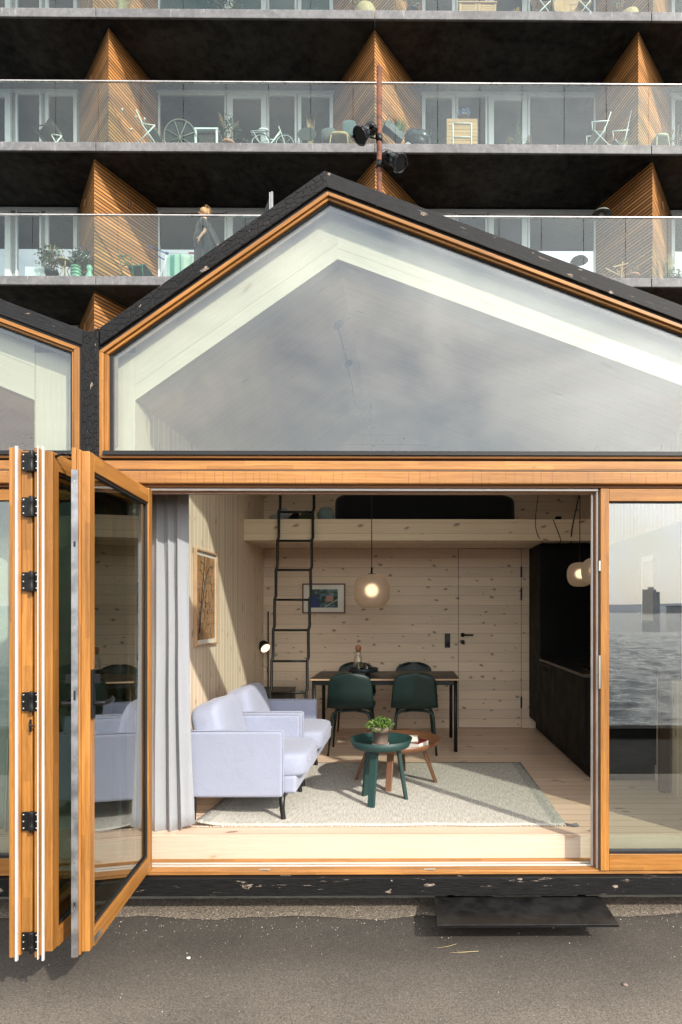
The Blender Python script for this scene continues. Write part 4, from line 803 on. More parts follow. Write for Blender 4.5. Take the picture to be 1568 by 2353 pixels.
# ================================================================== RUSTY POLE AND FLOODLIGHTS
YPO = 8.6; xp = X(872, YPO)
g = MB(); g.lathe([(.0375, 0), (.0375, P(872, 154, YPO).z - GZ), (.033, P(872, 153, YPO).z - GZ)], (xp, YPO, GZ), 24); single(g, 'lamp_pole', RUST, 'rust brown steel pole rising behind the roof', 'pole')
def flood(c, d, lab, side, arm):
    c = Vector(c); t = thing('floodlight', lab, 'floodlight', c, 0, 'black floodlights clamped to the rusty pole'); d = Vector(d).normalized(); q = d.to_track_quat('Z', 'Y').to_matrix().to_4x4(); Mw = Matrix.Translation(c) @ q @ Matrix.Scale(.86, 4)
    hm = bpy.data.materials.get('floodlight_paint') or plain('floodlight_paint', (.012, .013, .016), .28, .1, var=.04)
    g = MB(); g.lathe([(.055, -.20), (.075, -.19), (.085, -.10), (.085, -.04), (.075, -.03), (.10, .05), (.135, .15), (.14, .15), (.14, .165), (.122, .165), (.10, .06)], (0, 0, 0), 28, Mw, cap=False); g.lathe([(.001, -.2), (.055, -.2)], (0, 0, 0), 28, Mw, cap=False)
    for i in range(5): g.lathe([(.09, -.175 + i * .027), (.096, -.172 + i * .027), (.096, -.166 + i * .027), (.09, -.163 + i * .027)], (0, 0, 0), 24, Mw, cap=False)
    for a in range(3): A = a * 2.094 + .5; g.box(.12, .15, -.015, .015, .12, .185, M=Mw @ Matrix.Rotation(A, 4, 'Z'))
    part(g, 'housing', hm, t, world=True)
    g = MB(); g.lathe([(.001, .148), (.128, .148), (.128, .154), (.001, .154)], (0, 0, 0), 28, Mw, False, False); part(g, 'lens', winglass('lamp_lens', (.006, .006, .007), None, .0) if 'lamp_lens' not in bpy.data.materials else bpy.data.materials['lamp_lens'], t, world=True)
    pole = Vector((xp, YPO, 0)); g = MB(); sd = q @ Vector((1, 0, 0))
    for s_ in (-1, 1): e0 = c + sd * (.095 * s_) - d * .06; e1 = c + sd * (.095 * s_) - d * .06 + Vector(arm) * .55; g.tube([e0, e1, Vector((xp + side * .05, YPO, c.z + arm[2] * .6))], .011, 5)
    g.blob(c + sd * .10 - d * .06, (.035, .035, .035), .8, 6); g.blob(c - sd * .10 - d * .06, (.035, .035, .035), .8, 6)
    g.lathe([(.045, -.05), (.045, .05)], (xp, YPO, c.z + arm[2] * .6), 16); part(g, 'bracket', BLKM, t, world=True)
    g = MB(); a_ = Vector((xp + side * .045, YPO - .01, c.z + .2)); g.tube([a_, a_ + Vector((side * .05, 0, .02)), a_ + Vector((side * .10, 0, -.04)), c - d * .2], .004, 5); part(g, 'cable', BLKM, t, world=True)
flood(P(841, 303, YPO - .1), (-.55, -.35, -.62), 'black floodlight aimed down left, upper of the two on the pole', -1, (.14, .06, -.02))
flood(P(906, 367, YPO - .1), (.62, -.35, -.58), 'black floodlight aimed down right, lower of the two on the pole', 1, (-.14, .06, .0))

# ================================================================== TIMBER HOUSE (facade shared by both houses)
XL, XR, YBK, YP_, YF, YC = -1.772, 2.06, 7.407, 3.944, 3.66, 3.64
ml, mr = 0.705, 0.372
xpk, zpk = X(753, YF), Z(441.5, YF)
def outline(d, xl, zb, xr, ox=0.0, dl=None):
    dl = d if dl is None else dl
    kl = d * math.hypot(1, ml); kr = d * math.hypot(1, mr); xa = xpk + ox
    # left: z = zpk + ml (x-xa) - kl ; right: z = zpk - mr (x-xa) - kr
    xi = xa + (kl - kr) / (ml + mr); zi = zpk - mr * (xi - xa) - kr
    L = xl + dl; Rr = xr - dl
    return [(L, zb + dl), (L, zpk + ml * (L - xa) - kl), (xi, zi), (Rr, zpk - mr * (Rr - xa) - kr), (Rr, zb + dl)]
def ring_parts(o, i, y0, y1, mat, name, parent, which='lbtr', world=True, bevel=0.0, cw=None):
    """frame members between outline o and outline i"""
    al, ar = math.atan(ml), -math.atan(mr); out = []
    segs = {'l': ([o[0], o[1], i[1], i[0]], math.pi / 2), 's': ([o[1], o[2], i[2], i[1]], al), 't': ([o[2], o[3], i[3], i[2]], ar), 'r': ([o[3], o[4], i[4], i[3]], math.pi / 2), 'b': ([o[4], o[0], i[0], i[4]], 0)}
    g = MB()
    for k in which: g.prism(segs[k][0], y0, y1, segs[k][1])
    return part(g, name, mat, parent, bevel, world)
def facade(root, ox, right_only=False):
    xl, xr = X(226.4, YF) + ox, 2.035 + ox; zb = 2.338
    # charred rake boards and corner post
    o1 = outline(-.103, xl, 0, xr, ox, -.06); o2 = outline(-.017, xl, 0, xr, ox, -.03)
    A = lambda p: p
    lo_o, lo_i = [(o1[1]), (o1[2])], [(o2[1]), (o2[2])]
    xo = xl + .025
    def onl(x, k): return zpk + ml * (x - xpk - ox) - k * math.hypot(1, ml)
    def onr(x, k): return zpk - mr * (x - xpk - ox) - k * math.hypot(1, mr)
    g = MB(); xo = xl + .016
    g.prism([(xo, onl(xo, -.103)), o1[2], o2[2], (xo, onl(xo, -.017))], YC, YC + .06, math.atan(ml)); part(g, 'rake_board', CHAR, root, .004, True)
    xe = xr + .020
    g = MB(); g.prism([o1[2], (xe, onr(xe, -.103)), (xe, onr(xe, -.017)), o2[2]], YC + .003, YC + .063, -math.atan(mr)); part(g, 'rake_board', CHARS, root, .003, True)
    g = MB(); xq = xe
    g.prism([(xq + .0005, -.17), (xq + .0005, onr(xq, -.103)), (xq + .05, onr(xq, -.103) - .015), (xq + .0995, onl(xl + .016, -.103) if ox == 0 else onr(xq, -.103) + .01), (xq + .0995, -.17)], YC, YC + .12, math.pi / 2); part(g, 'corner_post', CHAR, root, .004, True)
    # black gap behind the boards
    ring_parts(outline(-.04, xl, zb, xr, ox), outline(0.004, xl, zb, xr, ox), YF + .002, YF + .03, BLACK, 'weather_strip', root, 'lstr')
    # gable window
    d0, d1, d2, d3 = outline(0, xl, zb, xr, ox), outline(.022, xl, zb, xr, ox, .032), outline(.038, xl, zb, xr, ox, .053), outline(.046, xl, zb, xr, ox, .070)
    d2[0] = (d2[0][0], 2.353); d2[4] = (d2[4][0], 2.353); d1[0] = (d1[0][0], 2.3535); d1[4] = (d1[4][0], 2.3535)
    w = ring_parts(d0, d1, YF - .008, YF + .06, OAK, 'gable_window', root, 'lstrb', bevel=.003)
    g = MB(); al, ar = math.atan(ml), -math.atan(mr)
    for k, an in ((0, math.pi / 2), (1, al), (2, ar), (3, math.pi / 2)): g.prism([d1[k], d1[k + 1], d2[k + 1], d2[k]], YF + .008, YF + .06, an)
    part(g, 'glazing_bead', OAK, w, .003)
    g = MB(); dd = [(d2[0][0] - .02, 2.353), d2[1], d2[2], d2[3], (d2[4][0] + .02, 2.353)]
    for k in range(4): g.prism([d2[k], d2[k + 1], d3[k + 1], (d3[k][0], 2.378) if k == 0 else d3[k]] if k != 3 else [d2[3], d2[4], (d3[4][0], 2.378), d3[3]], YF + .028, YF + .055, 0)
    g.box(xl + .035, xr - .035, YF - .022, YF + .05, 2.3545, 2.378); part(g, 'gasket', BLACK, w)
    g = MB(); p_ = [(d3[0][0] - .01, 2.372), (d3[1][0] - .01, d3[1][1]), (d3[2][0], d3[2][1] + .01), (d3[3][0] + .01, d3[3][1]), (d3[4][0] + .01, 2.372)]; g.prism(p_, YF + .034, YF + .040); part(g, 'pane', GLU, w)
    d4 = outline(.062, xl, zb, xr, ox, .088); g = MB()
    for k in range(4): g.prism([d3[k], d3[k + 1], d4[k + 1], d4[k]], YF + .056, YF + .062, 0)
    part(g, 'edge_spacer', BROWN, w)
    # lintel stack
    a, b = xl, xr + .01
    g = MB(); g.box(a, b, YF + .02, YF + .10, 2.322, 2.3365); part(g, 'drip_gap', BLACK, root, 0, True)
    g = MB(); g.box(a, b, YF - .010, YF + .10, 2.268, 2.3215); part(g, 'lintel_board', OAKW, root, .005, True)
    g = MB(); g.box(a, b, YF - .015, YF + .06, 2.2575, 2.2675); part(g, 'weathered_nosing', wood('weathered_grey_oak', (0.05, 0.035, 0.025), (0.16, 0.10, 0.06), tone=.3, wear=.8) if 'weathered_grey_oak' not in bpy.data.materials else bpy.data.materials['weathered_grey_oak'], root, .004, True)
    g = MB(); g.box(a, b, YF - .025, YF + .06, 2.182, 2.257); part(g, 'lintel_beam', OAKCR, root, .008, True)
    g = MB(); g.box(a, b, YF + .01, YF + .12, 2.166, 2.1815); part(g, 'head_lining', OAKDK, root, 0, True)
    # sill and charred ground beam
    g = MB(); g.box(a, b, YF + .012, YF + .20, -.168, -.143); part(g, 'sill', OAKW, root, .004, True)
    g = MB(); g.box(a - .03, b + .08, YF - .02, YF + .10, -.280, -.172); part(g, 'ground_beam', CHARB, root, .005, True)
    g = MB(); g.box(a - .03, b + .08, 3.865, YBK, GZ - .05, -.19); part(g, 'foundation', FOUND, root, 0, True)
    # roof
    ro = [(xl - .05, onl(xl - .05, -.095)), (o1[2][0], o1[2][1] - .010), (xe + (.30 if ox == 0 else .05), onr(xe + (.30 if ox == 0 else .05), -.095))]; ri = [(xl - .05, onl(xl - .05, -.006)), (outline(-.006, xl, 0, xr, ox)[2]), (xe + (.30 if ox == 0 else .05), onr(xe + (.30 if ox == 0 else .05), -.006))]
    g = MB(); g.prism([ro[0], ro[1], ri[1], ri[0]], YC + .066, YBK + .25); g.prism([ro[1], ro[2], ri[2], ri[1]], YC + .066, YBK + .25); part(g, 'roof', CHARS, root, 0, True)
def room(root, ox, xl, xr, full=True):
    """portal face, ceiling, walls and floor; xl..xr are the inner wall faces"""
    ze = 2.783; xk = -.4665 + ox; zk = 3.70
    mL, mR = (zk - ze) / (xk - xl), (zk - ze) / (xr - xk)
    # front portal: its inner edge stands a little inside the walls
    Y0 = 3.78; q = Y0 / YP_; pz = lambda z: EYE + (z - EYE) * q
    pl, pr, pk_, pe, pk = (xl - ox) * q + ox, (xr - ox) * q + ox, (xk - ox) * q + ox, pz(ze), pz(zk); kL = .36 * math.hypot(1, mL); kR = .36 * math.hypot(1, mR); Y1 = YP_ + .05
    g = MB(); g.prism([(pl, pe), (pk_, pk), (pk_, pk + kL), (pl, pe + kL)], Y0, Y1, math.atan(mL)); part(g, 'front_rafter', PINEW, root, 0, True)
    g = MB(); g.prism([(pk_ + .0005, pk), (pr, pe), (pr, pe + kR), (pk_ + .0005, pk + kL)], Y0, Y1, -math.atan(mR)); part(g, 'front_rafter', PINEW, root, 0, True)
    for a, b in ((pl - .22, pl - .001), (pr + .001, pr + .30)):
        g = MB(); g.box(a, b, Y0 + .001, Y1, -.14, 3.02, grain=2); part(g, 'front_post', PINEW, root, 0, True)
    g = MB(); g.prism([(xl - .1, ze - .1 * mL), (xk, zk), (xk, zk + .1), (xl - .1, ze + .1)], YP_ + .052, YBK + .05, 0, False); part(g, 'ceiling', PINEC, root, 0, True)
    g = MB(); g.prism([(xk, zk), (xr + .1, ze - .1 * mR), (xr + .1, ze + .1), (xk, zk + .1)], YP_ + .052, YBK + .05, 0, False); part(g, 'ceiling', PINEC, root, 0, True)
    g = MB(); g.box(xl - .12, xl, YP_ + .051, YBK + .05, -.1, ze, grain=2, off=False); wl = part(g, 'wall', PINEV, root, 0, True)
    g = MB(); g.box(xr, xr + .12, YP_ + .051, YBK + .05, -.1, ze, grain=2, off=False); part(g, 'wall', PINEV, root, 0, True)
    g = MB(); g.prism([(xl - .05, -.1), (xl - .05, ze), (xk, zk + .05), (xr + .05, ze), (xr + .05, -.1)], YBK, YBK + .1, 0, False); part(g, 'back_wall', PINE, root, 0, True)
    g = MB(); g.box(xl - .02, xr + .02, 3.866, YBK + .05, -.06, 0, grain=0, off=False); part(g, 'floor', PINEF, root, .003, True)
    g = MB(); g.box(xl - .1, xr + .1, 3.856, 3.8655, -.143, -.004, grain=0); part(g, 'riser', PINEW, root, 0, True)
    g = MB(); g.box(xl - .1, xr + .1, YF + .125, YP_ + .04, 2.206, 2.377, grain=0); part(g, 'lintel_core', PINEW, root, 0, True)
hs = thing('timber_house', 'small charred timber house with asymmetric gable, its oak folding doors open', 'house', (.1, YF, GZ))
facade(hs, 0); room(hs, 0, XL, XR)
nb = thing('timber_house', 'neighbouring charred timber house cut off at the left, its doors closed', 'house', (-3.9, YF, GZ))
facade(nb, -4.01); room(nb, -4.01, -5.80, -2.246)
g = MB(); x_ = -4.01 - 1.93; g.box(x_, x_ + .1, YC, YC + .12, -.17, 3.0, grain=2); part(g, 'corner_post', CHAR, nb, .004, True)
# charred end wall on the right
g = MB(); g.box(2.183, 2.30, 3.78, YBK + .2, GZ + .1, 2.90, grain=1); g.box(2.157, 2.30, 3.70, 3.779, GZ + .1, 2.98, grain=2); part(g, 'end_wall', CHARS, hs, 0, True)
# filler between the houses
g = MB(); g.box(-2.24, XL - .125, YP_ + .06, YBK, GZ, 2.7); part(g, 'party_wall', BLACK, nb, 0, True)
# opening tracks
g = MB(); g.box(-1.83, 1.146, YF + .03, YF + .05, 2.150, 2.1655); g.box(-1.83, 1.13, YF + .07, YF + .09, 2.141, 2.1575); g.box(1.115, 1.127, YF + .07, YF + .09, -.142, 2.14); g.box(1.134, 1.146, YF + .03, YF + .05, -.142, 2.149); part(g, 'door_track', plain('track_aluminium', (.62, .58, .54), .35, .3), hs, .002, True)
g = MB(); g.box(-1.83, 1.146, YF + .05, YF + .12, 2.142, 2.163); g.box(1.128, 1.146, YF + .052, YF + .12, -.142, 2.14); part(g, 'track_lining', OAKDK, hs, 0, True)
g = MB(); g.box(-1.83, 1.146, YF + .073, YF + .083, -.143, -.135); g.box(-1.83, 1.127, YF + .108, YF + .122, -.143, -.136); part(g, 'floor_track', SEAL, hs, .001, True)
for u in (608, 988):
    x_ = X(u, YF + .03); g = MB(); g.box(x_ - .035, x_ + .035, YF + .022, YF + .04, -.1435, -.1405); g.box(x_ - .012, x_ + .03, YF + .0105, YF + .03, -.1404, -.136); part(g, 'striker_plate', STEEL, hs, .001, True)
# fixed window on the right
xs0, xs1 = X(1381, YF), X(1400.4, YF); zt1, zt0 = Z(1122, YF), Z(1151, YF); zb1, zb0 = Z(1965, YF), Z(1997, YF)
g = MB(); g.box(xs0, xs1, YF - .002, YF + .06, -.142, zt1); g.box(xs1 + .0005, 2.04, YF, YF + .06, zt0, zt1 - .001); g.box(xs1 + .0005, 2.04, YF, YF + .06, -.142, zb1); g.box(1.98, 2.0405, YF - .002, YF + .06, zb1 + .001, zt0 - .001)
fw = part(g, 'fixed_window', OAK, hs, .003, True)
g = MB(); g.box(xs1 + .001, 1.98, YF + .02, YF + .05, zt0 - .008, zt0 - .001); g.box(xs1 + .001, 1.98, YF + .008, YF + .05, zb1 + .0005, zb1 + .016); part(g, 'gasket', BLACK, fw)
g = MB(); g.box(xs1 - .003, 1.983, YF + .026, YF + .032, zb1 + .01, zt0 - .003); part(g, 'pane', GLF, fw)
for v in (1300, 1545): z_ = Z(v, YF); g = MB(); g.box(xs0 - .008, xs0 - .0005, YF + .001, YF + .03, z_ - .1 if v > 1400 else z_ - .03, z_ + .1 if v > 1400 else z_ + .03); part(g, 'lock_keep', STEEL, fw)
# neighbour's closed doors
g = MB(); xe_ = -1.965; 
g.box(xe_ - .06, xe_, YF - .002, YF + .06, -.142, 2.145); g.box(-5.2, xe_ - .061, YF, YF + .06, 2.085, 2.15); g.box(-5.2, xe_ - .061, YF, YF + .06, -.142, -.06); g.box(-3.0, -2.94, YF - .001, YF + .06, -.059, 2.084); nf = part(g, 'closed_door', OAK, nb, .003, True)
for a, b in ((-2.94, xe_ - .06), (-5.2, -3.0)): g = MB(); g.box(a, b, YF + .026, YF + .032, -.06, 2.085); part(g, 'pane', GLF, nf)
g = MB(); g.box(-5.2, -2.05, YF + .012, YF + .055, -.061, -.045); part(g, 'gasket', BLACK, nf)
def curtain(x0, x1, y, z0, z1, folds, amp, lab, mat, flare=0.0, name='curtain', wav=0.02):
    g = MB()
    def fn(a, b):
        k = 1 - b; x = x0 + (x1 - x0) * a + flare * k ** 3 * a; ph = a * folds * 2 * math.pi + .5 * math.sin(a * 9) + .35 * math.sin(b * 2.2 + a * 3) + 1.5 * mnoise.noise(Vector((a * 3.1, b * 1.1, x0)))
        return (x + .012 * math.sin(ph * 2), y + amp * (.75 + .5 * k) * (.75 + .7 * mnoise.noise(Vector((a * 5, b * .7, 3)))) * math.sin(ph) + .006 * mnoise.noise(Vector((a * 22, b * 5, 1))) - .06 * k ** 2 + wav * math.sin(b * 3 + a * 2), z0 + (z1 - z0) * b + .03 * k ** 6 * math.sin(a * 7 + 1))
    g.grid(fn, 150, 24); return single(g, name, mat, lab, 'curtain', solid=.004)
curtain(-1.80, -1.445, 4.00, .006, 2.20, 4.3, .030, 'grey linen curtain gathered at the left of the open doorway', CURT, .05)
curtain(-2.95, -2.12, 4.02, .01, 2.25, 9, .045, 'pale curtain behind the neighbouring house glass at the left edge', CURTP)

# ---- folding leaves
ZL0, ZL1 = -.128, 2.152
SCR = STEEL
def leaf(near, far, handle=False, seals=True, T=.074, sl=((.031, .039), (.055, .0585))):
    n_, f_ = Vector((*near, 0)), Vector((*far, 0)); Wd = (f_ - n_).length; M_ = frame(n_, f_ - n_)
    st, sf, tr, brl = .068, .062, .080, .085
    g = MB(); yy0, yy1 = .0, T
    # stepped stile profile at the near edge
    g.box(.010, st, yy0, yy1 * .5, ZL0 + .02, ZL1 - .012, M=M_, grain=2); g.box(.004, st, yy1 * .5, yy1 * .74, ZL0 + .008, ZL1 - .006, M=M_, grain=2); g.box(0, st, yy1 * .74, yy1, ZL0, ZL1, M=M_, grain=2)
    g.box(Wd - sf, Wd, yy0, yy1, ZL0 + .004, ZL1 - .004, M=M_, grain=2)
    g.box(st + .0005, Wd - sf - .0005, yy0 + .001, yy1 - .001, ZL1 - .012 - tr, ZL1 - .012, M=M_, grain=0); g.box(st + .0005, Wd - sf - .0005, yy0 + .001, yy1 - .001, ZL0 + .012, ZL0 + .012 + brl, M=M_, grain=0)
    lf = part(g, 'door_leaf', OAK, hs, .0035, True)
    g = MB(); b0 = .010
    g.box(st + .0005, st + b0, .010, .02, ZL0 + .10, ZL1 - .095, M=M_); g.box(Wd - sf - b0, Wd - sf - .0005, .010, .02, ZL0 + .10, ZL1 - .095, M=M_); g.box(st + b0, Wd - sf - b0, .010, .02, ZL1 - .104, ZL1 - .095, M=M_); g.box(st + b0, Wd - sf - b0, .010, .02, ZL0 + .10, ZL0 + .109, M=M_); part(g, 'gasket', BLACK, lf)
    g = MB(); g.box(st - .004, Wd - sf + .004, .022, .028, ZL0 + .093, ZL1 - .088, M=M_); part(g, 'pane', GLL, lf)
    if seals:
        for (a, b), e in zip(sl, (-.012, -.006)): g = MB(); g.box(-.006 + 0, .006, a, b, ZL0 + e, ZL1 + .006, M=M_); part(g, 'seal', SEAL, lf, .001)
    if handle:
        g = MB(); g.box(-.0035, -.0005 + .004, T * .60, T * .98, ZL0 + .006, ZL1 - .10, M=M_); ls = part(g, 'lock_strip', GALV, lf)
        g = MB()
        for z_ in (2.0, 1.83, 1.6, 1.35, 1.1, .95, .75, .5, .3, .1, 0.0): g.box(-.005, -.0036, T * .76, T * .82, z_ - .005, z_ + .005, M=M_)
        part(g, 'screws', STEEL, lf)
        g = MB()
        for z_, h_ in ((1.72, .012), (1.045, .022), (.11, .012)): g.box(-.0045, -.0036, T * .73, T * .85, z_ - h_, z_ + h_, M=M_)
        part(g, 'latch_holes', BLACK, lf)
        for s_, y_ in ((-1, 0.0), (1, T)):
            g = MB(); g.box(.020, .050, y_ - .010 if s_ < 0 else y_, y_ if s_ < 0 else y_ + .010, .935, 1.157, M=M_); yl = y_ + s_ * .05
            g.tube([M_ @ Vector((.035, y_ + s_ * .01, 1.004)), M_ @ Vector((.036, yl, 1.004)), M_ @ Vector((.06, yl + s_ * .008, 1.004)), M_ @ Vector((.13, yl + s_ * .006, 1.006)), M_ @ Vector((.155, yl - s_ * .008, 1.014))], [.010, .010, .011, .011, .009], 10)
            g.box(.024, .046, y_ - .035 if s_ < 0 else y_, y_ if s_ < 0 else y_ + .035, 1.095, 1.135, M=M_); part(g, 'handle', BLKM, lf, .002)
        g = MB(); g.box(.06, .14, -.0015, .0, ZL0 + .03, ZL0 + .06, M=M_); part(g, 'maker_plate', GALV, lf)
    return lf, M_, T
near = lambda u, Y=2.736: (X(u, Y), Y)
leafA, MA, TT = leaf(near(204), (X(350, YF), YF), True, False)
leafB, MBm, _ = leaf(near(118), (X(350, YF) - .115, YF))
leafC, MC, _ = leaf(near(71), (X(350, YF) - .205, YF), T=.095, sl=((.056, .066),))
hx, hy = X(72, 2.72), 2.722
for z_ in (2.088, 1.887, 1.553, 1.017, .483, -.055):
    g = MB(); dz = .042
    for a, b in ((X(50, 2.728), X(69, 2.728)), (X(76, 2.728), X(87, 2.728))): g.box(a, b, 2.7285, 2.7345, z_ - dz, z_ + dz)
    g.lathe([(.008, -.046), (.011, -.044), (.011, -.016), (.0095, -.015), (.0095, .015), (.011, .016), (.011, .044), (.008, .047)], (X(72.5, 2.722), 2.722, z_), 14); hh = part(g, 'hinge', BLKM, leafC, .003)
g = MB()
for z_ in (2.088, 1.887, 1.553, 1.017, .483, -.055):
    for u in (54, 83):
        for e in (-.03, 0, .03): g.lathe([(.004, 0), (.004, .002), (.0025, .003)], (0, 0, 0), 8, Matrix.Translation((X(u, 2.728), 2.7284, z_ + e)) @ Matrix.Rotation(R(90), 4, 'X'))
part(g, 'hinge_screws', STEEL, leafC)
g = MB(); q = P(123, 1052, 2.80); g.box(q.x - .006, q.x + .012, 2.795, 2.80, q.z - .03, q.z + .03); g.tube([q + Vector((.0, -.01, -.02)), q + Vector((.03, -.03, .0)), q + Vector((.06, -.03, .012)), q + Vector((.085, -.02, .012))], [.009, .006, .005, .006], 8); g.blob(q + Vector((.088, -.02, .012)), (.011, .011, .011), 1, 6); part(g, 'door_catch', BLKM, leafB)
g = MB(); q = P(70, 1668, 2.725); g.box(q.x - .005, q.x + .004, 2.724, 2.7275, q.z - .028, q.z + .028); g.blob(q + Vector((.003, -.004, 0)), (.008, .006, .008), 1, 6); g.tube([q, q + Vector((.018, 0, 0))], .004, 6); part(g, 'door_catch', BLKM, leafC)

# ---- loft, interior door, kitchen
g = MB(); g.box(XL + .001, XR - .001, 6.51, 6.58, 2.178, 2.406, grain=0); lofb = part(g, 'loft_beam', PINEB, hs, .002, True)
g = MB(); g.box(XL + .001, XR - .001, 6.581, YBK - .001, 2.185, 2.25, grain=0); part(g, 'loft_deck', PINE, hs, 0, True)
dx0, dx1, dz0, dz1 = X(1054.4, YBK), X(1197.8, YBK), .008, Z(1261.4, YBK)
g = MB(); g.box(dx0 - .006, dx1 + .006, YBK - .0015, YBK, dz0 - .006, dz1 + .006); gp = part(g, 'door_gap', BLACK, hs, 0, True)
g = MB(); g.box(dx0, dx1, YBK - .006, YBK - .0016, dz0, dz1, grain=0, off=False); idr = part(g, 'interior_door', PINE, hs, 0, True)
g = MB(); hc = P(1063.8, 1459, YBK - .01); Mh = Matrix.Translation(hc) @ Matrix.Rotation(R(90), 4, 'X'); g.lathe([(.026, 0), (.026, .008), (.012, .01), (.012, .045)], (0, 0, 0), 20, Mh); g.tube([hc + Vector((0, -.045, 0)), hc + Vector((.125, -.045, 0))], .010, 10)
hc2 = P(1063.8, 1475.4, YBK - .01); g.lathe([(.026, 0), (.026, .008), (.010, .010)], (0, 0, 0), 20, Matrix.Translation(hc2) @ Matrix.Rotation(R(90), 4, 'X')); part(g, 'handle', BLKM, idr)
for v0, v1 in ((1302, 1326.5), (1351, 1376), (1601, 1627)): g = MB(); xh = X(1198, YBK); g.tube([(xh, YBK - .016, Z(v1, YBK)), (xh, YBK - .016, Z(v0, YBK))], .010, 10); part(g, 'hinge', BLKM, idr)
g = MB(); a, b = P(1022.5, 1488.5, YBK), P(1035, 1455.6, YBK); g.box(a.x, b.x, YBK - .012, YBK - .001, a.z, b.z); sw = part(g, 'light_switch', BLKM, hs, .002, True)
g = MB(); g.box(a.x + .008, b.x - .008, YBK - .015, YBK - .0125, (a.z + b.z) / 2 + .006, b.z - .012); g.lathe([(.022, 0), (.022, .002)], (0, 0, 0), 16, Matrix.Translation(((a.x + b.x) / 2, YBK - .012, a.z + .045)) @ Matrix.Rotation(R(90), 4, 'X')); part(g, 'rocker', TBLK, sw)
# kitchen
kt = thing('kitchen_unit', 'matt black kitchen unit with tall cabinet along the right wall', 'kitchen', (1.76, 6.2, 0))
g = MB(); g.box(1.455, XR - .003, 6.77, YBK - .003, .14, 2.176); part(g, 'tall_cabinet', KBLK, kt, .002, True)
g = MB(); g.box(1.453, 1.4545, 6.775, YBK - .01, .145, 2.17); part(g, 'tall_door', KBLK, kt, 0, True)
for a, b in ((5.07, 5.645), (5.649, 6.207), (6.211, 6.766)): g = MB(); g.box(1.455, 1.475, a, b, .14, .86); part(g, 'cabinet_front', KBLK, kt, .002, True)
g = MB(); g.box(1.476, XR - .003, 5.066, 6.768, .14, .868); part(g, 'base_cabinet', KBLK, kt, 0, True)
g = MB(); g.box(1.536, XR - .003, 5.10, YBK - .003, .001, .139); part(g, 'plinth', KBLK, kt, 0, True)
g = MB(); g.box(1.445, XR - .003, 5.05, 6.768, .869, .897); part(g, 'worktop', plain('worktop_black', (.02, .018, .016), .35), kt, .002, True)
g = MB(); g.box(XR - .012, XR - .002, 4.6, 6.768, .90, 2.1); part(g, 'splashback', KBLK, kt, 0, True)
g = MB(); p0 = Vector((1.452, 6.45, .80)); g.tube([p0 + Vector((0, -.04, 0)), p0 + Vector((-.02, -.04, 0)), p0 + Vector((-.02, .04, 0)), p0 + Vector((0, .04, 0))], .006, 6); part(g, 'pull', BLKM, kt, world=True)
g = MB(); tb = Vector((1.88, 5.42, .898)); g.tube([tb, tb + Vector((0, 0, .26))] + [tb + Vector((-.09 + .09 * math.cos(a * math.pi / 10), 0, .26 + .09 * math.sin(a * math.pi / 10))) for a in range(11)] + [tb + Vector((-.18, 0, .20))], .013, 10); g.tube([tb + Vector((0, .02, .05)), tb + Vector((.0, .07, .055))], .009, 8); part(g, 'tap', BLKM, kt, world=True)
g = MB(); g.box(1.58, 1.84, 5.25, 5.62, .8975, .903); g.box(1.60, 1.82, 5.27, 5.60, .9032, .9045); part(g, 'sink', plain('sink_black', (.006, .006, .006), .2), kt, .002, True)

# ---- ladder
ld = thing('loft_ladder', 'black steel ladder leaning against the pine loft beam', 'ladder', (-1.22, 5.98, 0))
def lp(z): f_ = z / 2.4; return 6.0 + .47 * f_
rails = {-1: [], 1: []}
for s_ in (-1, 1):
    pts = []
    for k in range(9):
        z_ = .27 * 0 + (k + .0) * .312
        for dzz, dx in ((-.02, -.004), (.02, .004)):
            zz = max(.002, z_ + dzz); pts.append((-1.218 + s_ * .18 + dx * 1.5 + .012 * (zz / 2.4), lp(zz), zz))
    pts.append((-1.218 + s_ * .18 + .01, lp(2.85), 2.85))
    g = MB(); g.tube(pts, .0155, 8); part(g, 'side_rail', BLKM, ld, world=True)
for k in range(1, 9): z_ = k * .312 - .02; g = MB(); g.tube([(-1.40, lp(z_), z_), (-1.03, lp(z_), z_)], .0125, 8); part(g, 'rung', BLKM, ld, world=True)

